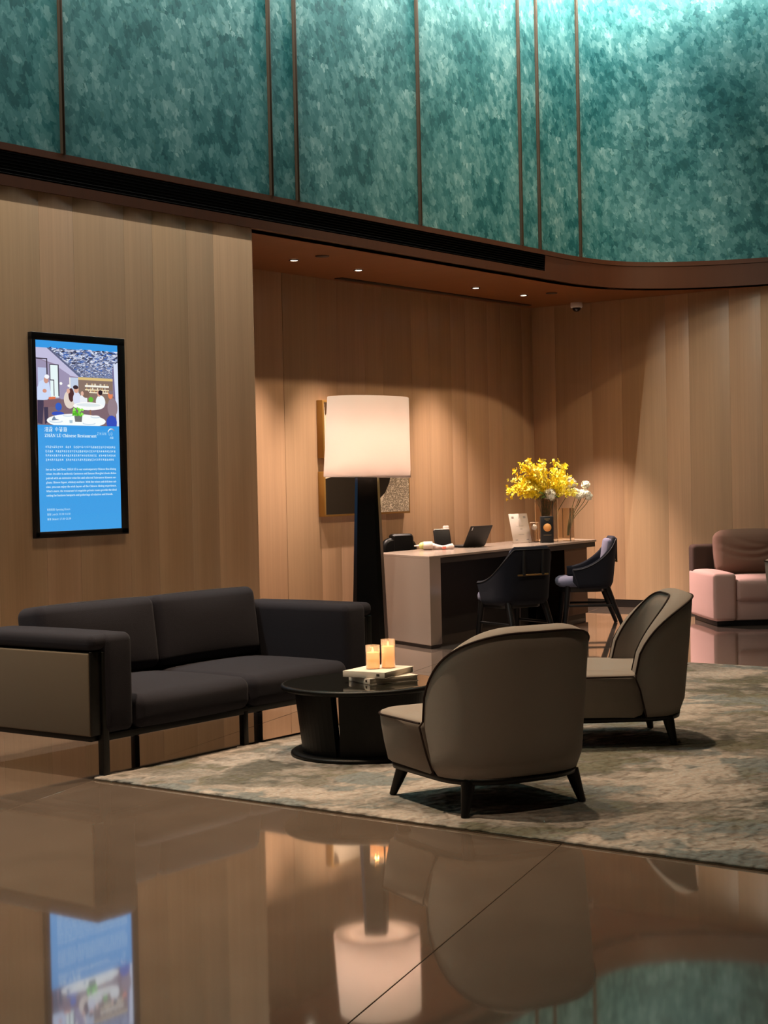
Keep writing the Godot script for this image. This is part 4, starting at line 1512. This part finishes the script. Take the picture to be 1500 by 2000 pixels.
func build_table_things() -> void:
	var y := 0.0147 + 0.3697
	var paper := mat(c8(226, 216, 204), 0.6, 0.4)
	var pages := mat(c8(206, 196, 180), 0.85, 0.2)
	var dark := mat(c8(60, 48, 40), 0.7)
	var specs := [["white coffee-table book at the bottom of the pair on the table", Vector3(6.685, y, -5.015), -0.42, Vector3(0.29, 0.03, 0.23)], ["white coffee-table book on top, under the two candles", Vector3(6.68, y + 0.0305, -5.042), 0.12, Vector3(0.31, 0.032, 0.25)]]
	for q in specs:
		var t := thing("book", q[0], "book", q[1], q[2], "books on the coffee table")
		var z: Vector3 = q[3]
		var cov := new_shape()
		cov.rbox(Vector3(0, 0.0015, 0), Vector3(z.x, 0.003, z.z), 0.001, 1)
		cov.rbox(Vector3(0, z.y - 0.0015, 0), Vector3(z.x, 0.003, z.z), 0.001, 1)
		cov.rbox(Vector3(-z.x * 0.5 + 0.0015, z.y * 0.5, 0), Vector3(0.003, z.y, z.z), 0.001, 1)
		part("cover", cov, paper, t)
		part("page_block", box(Vector3(0.0, z.y * 0.5, 0), Vector3(z.x - 0.008, z.y - 0.006, z.z - 0.008), 0.001), pages, t)
		part("spine_mark", box(Vector3(-z.x * 0.5 - 0.0003, z.y * 0.55, z.z * 0.34), Vector3(0.001, 0.012, 0.018), 0.0002), dark, t)
	var top := y + 0.0305 + 0.032
	var cs := [["shorter glass candle with a glowing flame on the books", Vector3(6.653, top, -5.058), 0.124, 0.085], ["taller glass candle with a bright flame on the books", Vector3(6.726, top, -5.012), 0.15, 0.112]]
	for q in cs:
		var t := thing("candle", q[0], "candle", q[1], 0.0, "candles on the books")
		var h: float = q[2]
		var wh: float = q[3]
		var glass := mat(Color(1, 0.97, 0.93, 0.12), 0.03, 0.5)
		glass.transparency = BaseMaterial3D.TRANSPARENCY_ALPHA
		part("glass_jar", new_shape().lathe(PackedVector2Array([Vector2(0, 0.0), Vector2(0.036, 0.0), Vector2(0.0375, 0.002), Vector2(0.0375, h), Vector2(0.0352, h), Vector2(0.0352, 0.004), Vector2(0, 0.004)]), 40), glass, t)
		var wax := mat(c8(248, 214, 170), 0.7, 0.3)
		wax.backlight_enabled = true
		wax.backlight = Color(1.0, 0.85, 0.62)
		wax.emission_enabled = true
		wax.emission = Color(1.0, 0.7, 0.42)
		wax.emission_energy_multiplier = 0.55
		part("wax", new_shape().lathe(PackedVector2Array([Vector2(0, 0.005), Vector2(0.0345, 0.005), Vector2(0.0345, wh + 0.002), Vector2(0.031, wh), Vector2(0.012, wh - 0.006), Vector2(0, wh - 0.007)]), 32), wax, t)
		var fl := mat(c8(255, 230, 190), 0.5)
		fl.emission_enabled = true
		fl.emission = Color(1.0, 0.72, 0.36)
		fl.emission_energy_multiplier = 3.0
		part("wick", new_shape().tube(PackedVector3Array([Vector3(0, wh - 0.008, 0), Vector3(0.001, wh + 0.004, 0)]), 0.0015, 6), dark, t)
		part("flame", new_shape().lathe(PackedVector2Array([Vector2(0, wh - 0.002), Vector2(0.005, wh + 0.004), Vector2(0.0065, wh + 0.011), Vector2(0.004, wh + 0.02), Vector2(0.0015, wh + 0.027), Vector2(0, wh + 0.03)]), 16), fl, t)
		omni("flame_light", Vector3(0, wh + 0.012, 0), 0.008, Color(1, 0.7, 0.4), 0.006, t)


func build_desk_things() -> void:
	var y := 0.786
	var black := mat(c8(14, 14, 15), 0.45, 0.4)
	var grey := mat(c8(206, 196, 188), 0.4, 0.5)
	# small spray bottle lying on its side
	var b := thing("spray_bottle", "small white and green bottle lying on the desk by the card reader", "bottle", Vector3(12.03, y, -8.54), atan2(-0.80, 0.60))
	var lay := Transform3D(Basis(Vector3(0, 0, 1), PI / 2.0), Vector3(0.07, 0.04, 0))
	part("body", new_shape().lathe(PackedVector2Array([Vector2(0, -0.02), Vector2(0.036, -0.02), Vector2(0.039, -0.014), Vector2(0.039, 0.06), Vector2(0.036, 0.065), Vector2(0, 0.065)]), 24, lay), mat(c8(206, 190, 180), 0.4), b)
	part("green_label", new_shape().lathe(PackedVector2Array([Vector2(0, 0.064), Vector2(0.036, 0.064), Vector2(0.03, 0.092), Vector2(0.016, 0.105), Vector2(0, 0.105)]), 24, lay), mat(c8(196, 200, 120), 0.5), b, "pale green shoulder")
	part("nozzle", new_shape().lathe(PackedVector2Array([Vector2(0, 0.1), Vector2(0.012, 0.1), Vector2(0.012, 0.118), Vector2(0.006, 0.122), Vector2(0.005, 0.15), Vector2(0, 0.15)]), 14, lay), grey, b)
	# card reader on a stand, with crumpled paper
	var face := atan2(-0.80, 0.60)
	var r := thing("card_reader", "black card terminal standing tilted on the desk left of the laptop", "terminal", Vector3(12.29, y, -8.5), face + 0.35)
	var tilt := Transform3D(Basis(Vector3.RIGHT, -0.3), Vector3(0, 0.1, 0))
	part("body", new_shape().rbox(Vector3.ZERO, Vector3(0.165, 0.16, 0.03), 0.012, 2, 1, Vector3.ZERO, tilt), black, r)
	part("stand", new_shape().rbox(Vector3(0, 0.012, -0.03), Vector3(0.11, 0.02, 0.12), 0.006, 1).rbox(Vector3(0, 0.05, -0.05), Vector3(0.04, 0.08, 0.02), 0.006, 1), black, r)
	part("silver_edge", new_shape().rbox(Vector3(0, 0.082, 0), Vector3(0.15, 0.008, 0.034), 0.003, 1, 1, Vector3.ZERO, tilt).rbox(Vector3(0.052, 0.1, -0.005), Vector3(0.055, 0.036, 0.03), 0.006, 1, 1, Vector3.ZERO, tilt), grey, r)
	var pp := thing("crumpled_paper", "crumpled white tissue at the foot of the card terminal", "paper", Vector3(12.195, y, -8.43), face)
	var crumple := new_shape()
	var f := noise(71, 6.0, 2)
	crumple.rbox(Vector3(0, 0.022, 0), Vector3(0.2, 0.04, 0.05), 0.018, 3, 9)
	for i in crumple.v.size():
		var p := crumple.v[i]
		var k := f.get_noise_3dv(p * 1.6)
		crumple.v[i] = Vector3(p.x * (1.0 + 0.3 * k), maxf(0.001, p.y * (0.8 + 1.0 * absf(p.x) * 8.0 * (0.7 + k))), p.z * (1.0 + k))
	part("tissue", crumple, mat(c8(224, 204, 196), 0.9), pp)
	part("pink_wrapper", new_shape().rbox(Vector3(0.01, 0.018, 0.045), Vector3(0.035, 0.03, 0.02), 0.008, 2), mat(c8(236, 128, 110), 0.6), pp)
	# open laptop seen from behind
	var l := thing("laptop", "open black laptop seen from behind on the desk", "laptop", Vector3(12.68, y, -8.405), atan2(0.14, -0.99))
	part("keyboard_base", new_shape().rbox(Vector3(0, 0.011, 0.11), Vector3(0.31, 0.018, 0.215), 0.006, 2), black, l)
	var lid := new_shape().rbox(Vector3(0, 0.105, 0), Vector3(0.31, 0.215, 0.009), 0.004, 2, 1, Vector3.ZERO, Transform3D(Basis(Vector3.RIGHT, -0.5), Vector3(0, 0.016, 0.0)))
	var lp := part("lid", lid, mat(c8(36, 34, 34), 0.5, 0.4), l)
	part("silver_mark", new_shape().rbox(Vector3(0.125, 0.185, -0.0055), Vector3(0.012, 0.034, 0.002), 0.0006, 1, 1, Vector3.ZERO, Transform3D(Basis(Vector3.RIGHT, -0.5), Vector3(0, 0.016, 0.0))), mat(c8(200, 200, 200), 0.3, 0.5, 0.6), lp)
	part("mouse_cable", new_shape().tube(PackedVector3Array([Vector3(0.15, 0.006, 0.1), Vector3(0.22, 0.004, 0.06), Vector3(0.3, 0.004, 0.06)]), 0.003, 6), black, l)
	# slanted clear sign with a white card
	var s := thing("card_sign", "white notice card in a slanted clear stand beside the vases", "sign", Vector3(13.575, y, -8.42), face + 0.6)
	var card := mat(c8(236, 224, 214), 0.5, 0.4)
	var st := Transform3D(Basis(Vector3.RIGHT, -0.25), Vector3(0.0, 0.002, 0.0))
	var skew := Transform3D(Basis(Vector3(0, 0, 1), 0.0), Vector3.ZERO)
	part("card", new_shape().rbox(Vector3(0, 0.152, 0), Vector3(0.235, 0.29, 0.004), 0.001, 1, 1, Vector3.ZERO, st * skew), card, s)
	var ink := mat(c8(176, 166, 160), 0.7)
	var pr := new_shape()
	for q in [[-0.075, 0.26, 0.03, 0.022], [0.075, 0.26, 0.03, 0.022], [0.0, 0.26, 0.004, 0.03], [0.0, 0.17, 0.09, 0.004], [0.01, 0.14, 0.03, 0.006], [0.0, 0.085, 0.07, 0.004], [-0.07, 0.03, 0.03, 0.012], [0.07, 0.03, 0.03, 0.012]]:
		pr.rbox(Vector3(q[0], q[1], 0.0022), Vector3(q[2], q[3], 0.0008), 0.0003, 1, 1, Vector3.ZERO, st * skew)
	part("print", pr, ink, s)
	var clear := mat(Color(1, 0.98, 0.95, 0.1), 0.03, 0.5)
	clear.transparency = BaseMaterial3D.TRANSPARENCY_ALPHA
	part("clear_foot", box(Vector3(0, 0.003, -0.03), Vector3(0.21, 0.005, 0.1), 0.001), clear, s)
	# clear acrylic block behind it
	var tr := thing("acrylic_plaque", "small clear acrylic plaque between the notice card and the tall vase", "plaque", Vector3(13.762, y, -8.40), face)
	var acr := mat(Color(0.98, 0.94, 0.88, 0.06), 0.03)
	acr.refraction_enabled = true
	acr.refraction_scale = 0.049
	part("block", new_shape().rbox(Vector3(0, 0.105, 0), Vector3(0.1, 0.2, 0.03), 0.02, 3), acr, tr)
	part("emblem", new_shape().lathe(PackedVector2Array([Vector2(0, -0.003), Vector2(0.028, -0.003), Vector2(0.028, 0.003), Vector2(0, 0.003)]), 20, Transform3D(Basis(Vector3.RIGHT, PI / 2.0), Vector3(0.0, 0.15, 0.018))), mat(c8(236, 224, 206), 0.4), tr)
	part("foot", box(Vector3(0, 0.004, 0), Vector3(0.1, 0.007, 0.05), 0.002), card, tr)
	# black box with an orange disc
	var bx := thing("black_box", "upright black gift box with an orange disc before the tall vase", "box", Vector3(13.70, y, -8.215), face + 0.05)
	part("carton", new_shape().rbox(Vector3(0, 0.13, 0), Vector3(0.125, 0.26, 0.07), 0.002, 1), mat(c8(12, 12, 13), 0.5), bx)
	part("orange_disc", new_shape().lathe(PackedVector2Array([Vector2(0, 0), Vector2(0.04, 0), Vector2(0.04, 0.0015), Vector2(0, 0.0015)]), 32, Transform3D(Basis(Vector3.RIGHT, PI / 2.0), Vector3(0.0, 0.15, 0.0352))), mat(c8(232, 160, 84), 0.5), bx)
	var tl := new_shape()
	tl.rbox(Vector3(0, 0.234, 0.0354), Vector3(0.055, 0.008, 0.001), 0.0003, 1)
	tl.rbox(Vector3(0, 0.22, 0.0354), Vector3(0.03, 0.005, 0.001), 0.0003, 1)
	tl.rbox(Vector3(0, 0.075, 0.0354), Vector3(0.08, 0.004, 0.001), 0.0003, 1)
	part("gold_print", tl, mat(c8(126, 104, 70), 0.5), bx)


func facet_vase(called: String, label: String, at: Vector3, r: float, h: float, turn: float) -> Node3D:
	var t := thing(called, label, "vase", at, turn, "faceted amber glass vases on the desk")
	var g := mat(Color(0.98, 0.92, 0.82, 0.03), 0.03)
	g.refraction_enabled = true
	g.refraction_scale = 0.049
	var w := 0.012
	part("glass_body", new_shape().lathe(PackedVector2Array([Vector2(0, 0.0), Vector2(r * 0.97, 0.0), Vector2(r, 0.004), Vector2(r, h), Vector2(r - w, h), Vector2(r - w, 0.03), Vector2(0, 0.03)]), 6, Transform3D(), true), g, t)
	var dark := mat(Color(0.5, 0.27, 0.12), 0.12, 0.5)
	part("smoked_facet", new_shape().rbox(Vector3(0, h * 0.5, 0), Vector3(0.004, h * 0.98, r * 0.8), 0.001, 1, 1, Vector3.ZERO, Transform3D(Basis(Vector3.UP, PI / 6.0), Vector3(cos(PI / 6.0) * (r * 0.866 + 0.003), 0, -sin(PI / 6.0) * (r * 0.866 + 0.003)))), dark, t, "dark smoked facet")
	return t


func build_flowers() -> void:
	var y := 0.786
	var face := atan2(-0.80, 0.60)
	facet_vase("flower_vase", "tall faceted amber glass vase holding the yellow orchids", Vector3(13.945, y, -8.365), 0.115, 0.43, face)
	facet_vase("flower_vase", "shorter faceted amber glass vase holding the white blossoms, right of the tall one", Vector3(14.21, y, -8.295), 0.085, 0.33, face)
	var right := Vector3(0.598, 0, 0.801)
	var away := Vector3(0.801, 0, -0.598)
	var stem_m := mat(c8(74, 84, 40), 0.6)
	var rng := RandomNumberGenerator.new()
	rng.seed = 17
	# yellow orchid sprays
	var o := thing("orchid_bouquet", "large spreading bouquet of yellow dancing orchids in the tall vase", "flowers", Vector3(13.945, y, -8.365))
	var yel := [mat(c8(255, 238, 50), 0.6), mat(c8(255, 226, 30), 0.6), mat(c8(255, 242, 110), 0.6)]
	for m in yel:
		m.backlight_enabled = true
		m.backlight = Color(0.4, 0.36, 0.1)
	for i in 58:
		var a := rng.randf_range(-1.0, 1.0)
		var dep := rng.randf_range(-0.5, 0.5)
		var reach := rng.randf_range(0.55, 1.0)
		var lift := rng.randf_range(0.25, 1.0)
		var side := a * 0.36
		if i < 9:
			lift = rng.randf_range(0.0, 0.3)
		var tip := Vector3(0, 0.48 + lift * 0.46 * (1.0 - 0.5 * absf(a)), 0) + right * (side - 0.05) + away * dep * 0.4
		var bend := Vector3(0, 0.42 + 0.30 * (0.4 + 0.6 * lift), 0) + right * side * 0.4 + away * dep * 0.14
		if absf(a) > 0.75 or i < 4:
			tip.y -= 0.08
		var foot := Vector3(rng.randf_range(-0.03, 0.03), 0.06, rng.randf_range(-0.03, 0.03))
		var path := PackedVector3Array()
		for k in 13:
			var f := k / 12.0
			path.append(foot.bezier_interpolate(Vector3(foot.x, 0.34, foot.z), bend, tip, f))
		part("stem", new_shape().tube(path, 0.0022, 5, 0.001), stem_m, o)
		var s := new_shape()
		for k in 34:
			var f := rng.randf_range(0.62, 1.0)
			var at := foot.bezier_interpolate(Vector3(foot.x, 0.34, foot.z), bend, tip, f) + Vector3(rng.randfn(0, 1), rng.randfn(0, 1), rng.randfn(0, 1)) * 0.019 * reach
			blossom(s, at, rng.randf_range(0.014, 0.022), rng)
		part("flower_spray", s, yel[i % 3], o).set_meta("kind", "stuff")
	var lf := mat(c8(96, 130, 52), 0.5)
	lf.backlight_enabled = true
	lf.backlight = Color(0.3, 0.4, 0.1)
	# white hydrangeas
	var white := mat(c8(246, 243, 224), 0.7)
	var hy := [["round white hydrangea head at the front rim of the tall vase", Vector3(13.945, y, -8.365), [[Vector3(0, 0.475, 0) + right * 0.035 - away * 0.09, 0.06]]],
		["pale hydrangea head behind the orchids on the right of the tall vase", Vector3(13.945, y, -8.365), [[Vector3(0, 0.58, 0) + right * 0.26 + away * 0.02, 0.05]]],
		["cluster of white blossoms leaning right out of the shorter vase", Vector3(14.21, y, -8.295), [[Vector3(0, 0.49, 0) + right * 0.10 - away * 0.03, 0.044], [Vector3(0, 0.475, 0) + right * 0.17, 0.044], [Vector3(0, 0.44, 0) + right * 0.24, 0.034], [Vector3(0, 0.565, 0) + right * 0.21, 0.04], [Vector3(0, 0.45, 0) + right * 0.13 - away * 0.05, 0.036], [Vector3(0, 0.475, 0) + right * 0.215 - away * 0.02, 0.034]]]]
	for q in hy:
		var t := thing("white_flower", q[0], "flowers", q[1], 0.0, "white flowers in the vases")
		for ball in q[2]:
			var c: Vector3 = ball[0]
			var r: float = ball[1]
			var foot := Vector3(c.x * 0.12, 0.05, c.z * 0.12)
			var path := PackedVector3Array()
			for k in 9:
				path.append(foot.bezier_interpolate(Vector3(c.x * 0.2, 0.3, c.z * 0.2), c - Vector3(0, 0.12, 0), c, k / 8.0))
			part("stem", new_shape().tube(path, 0.004, 6, 0.003), stem_m, t)
			var s := new_shape()
			var n := int(150 * r / 0.05)
			for k in n:
				var d := Vector3(rng.randfn(0, 1), rng.randfn(0, 1), rng.randfn(0, 1)).normalized()
				var lump := 0.82 + 0.3 * sin(d.x * 5.0 + c.x * 90.0) * cos(d.y * 6.0 + c.z * 70.0)
				blossom(s, c + d * r * lump * rng.randf_range(0.78, 1.08), 0.016, rng, d)
			part("flower_head", s, white, t).set_meta("kind", "stuff")
	# broad leaves under the heads
	for q in [[Vector3(0, 0.49, 0) - right * 0.10 - away * 0.12, -1.0], [Vector3(0, 0.43, 0) - right * 0.07 - away * 0.15, -0.4], [Vector3(0, 0.43, 0) + right * 0.13 - away * 0.05, 1.0]]:
		var s := new_shape()
		var tip: Vector3 = q[0]
		var base := Vector3(0, 0.425, 0) + right * 0.02 - away * 0.08
		var dir := (tip - base)
		var wide := dir.cross(Vector3.UP).normalized().lerp(Vector3.UP, 0.4) * 0.035
		var rows := []
		for k in 7:
			var f := k / 6.0
			var w := sin(PI * pow(f, 0.8)) * 1.0
			var c := base + dir * f + Vector3(0, 0.03 * sin(PI * f), 0)
			var th := Vector3(0, 0.0012, 0)
			rows.append(PackedVector3Array([c - wide * w, c + th, c + wide * w, c - th, c - wide * w]))
		s.grid(rows)
		part("leaf", s.done(), lf, o)


# a small flower: four or five petals round a point
func blossom(s: Shape, at: Vector3, r: float, rng: RandomNumberGenerator, facing := Vector3.ZERO) -> void:
	var n := facing if facing != Vector3.ZERO else Vector3(rng.randfn(0, 1), rng.randfn(0, 1), rng.randfn(0, 1)).normalized()
	var u := n.cross(Vector3(0.3, 1, 0.2)).normalized()
	var w := n.cross(u)
	for k in 4:
		var a := TAU * k / 4.0 + rng.randf() * 0.5
		var d := u * cos(a) + w * sin(a)
		var e := u * -sin(a) + w * cos(a)
		var tip := at + d * r + n * r * 0.35
		s.tri(at, at + d * r * 0.6 + e * r * 0.45 + n * r * 0.1, tip, true)
		s.tri(at, tip, at + d * r * 0.6 - e * r * 0.45 + n * r * 0.1, true)
	s.start = s.v.size()
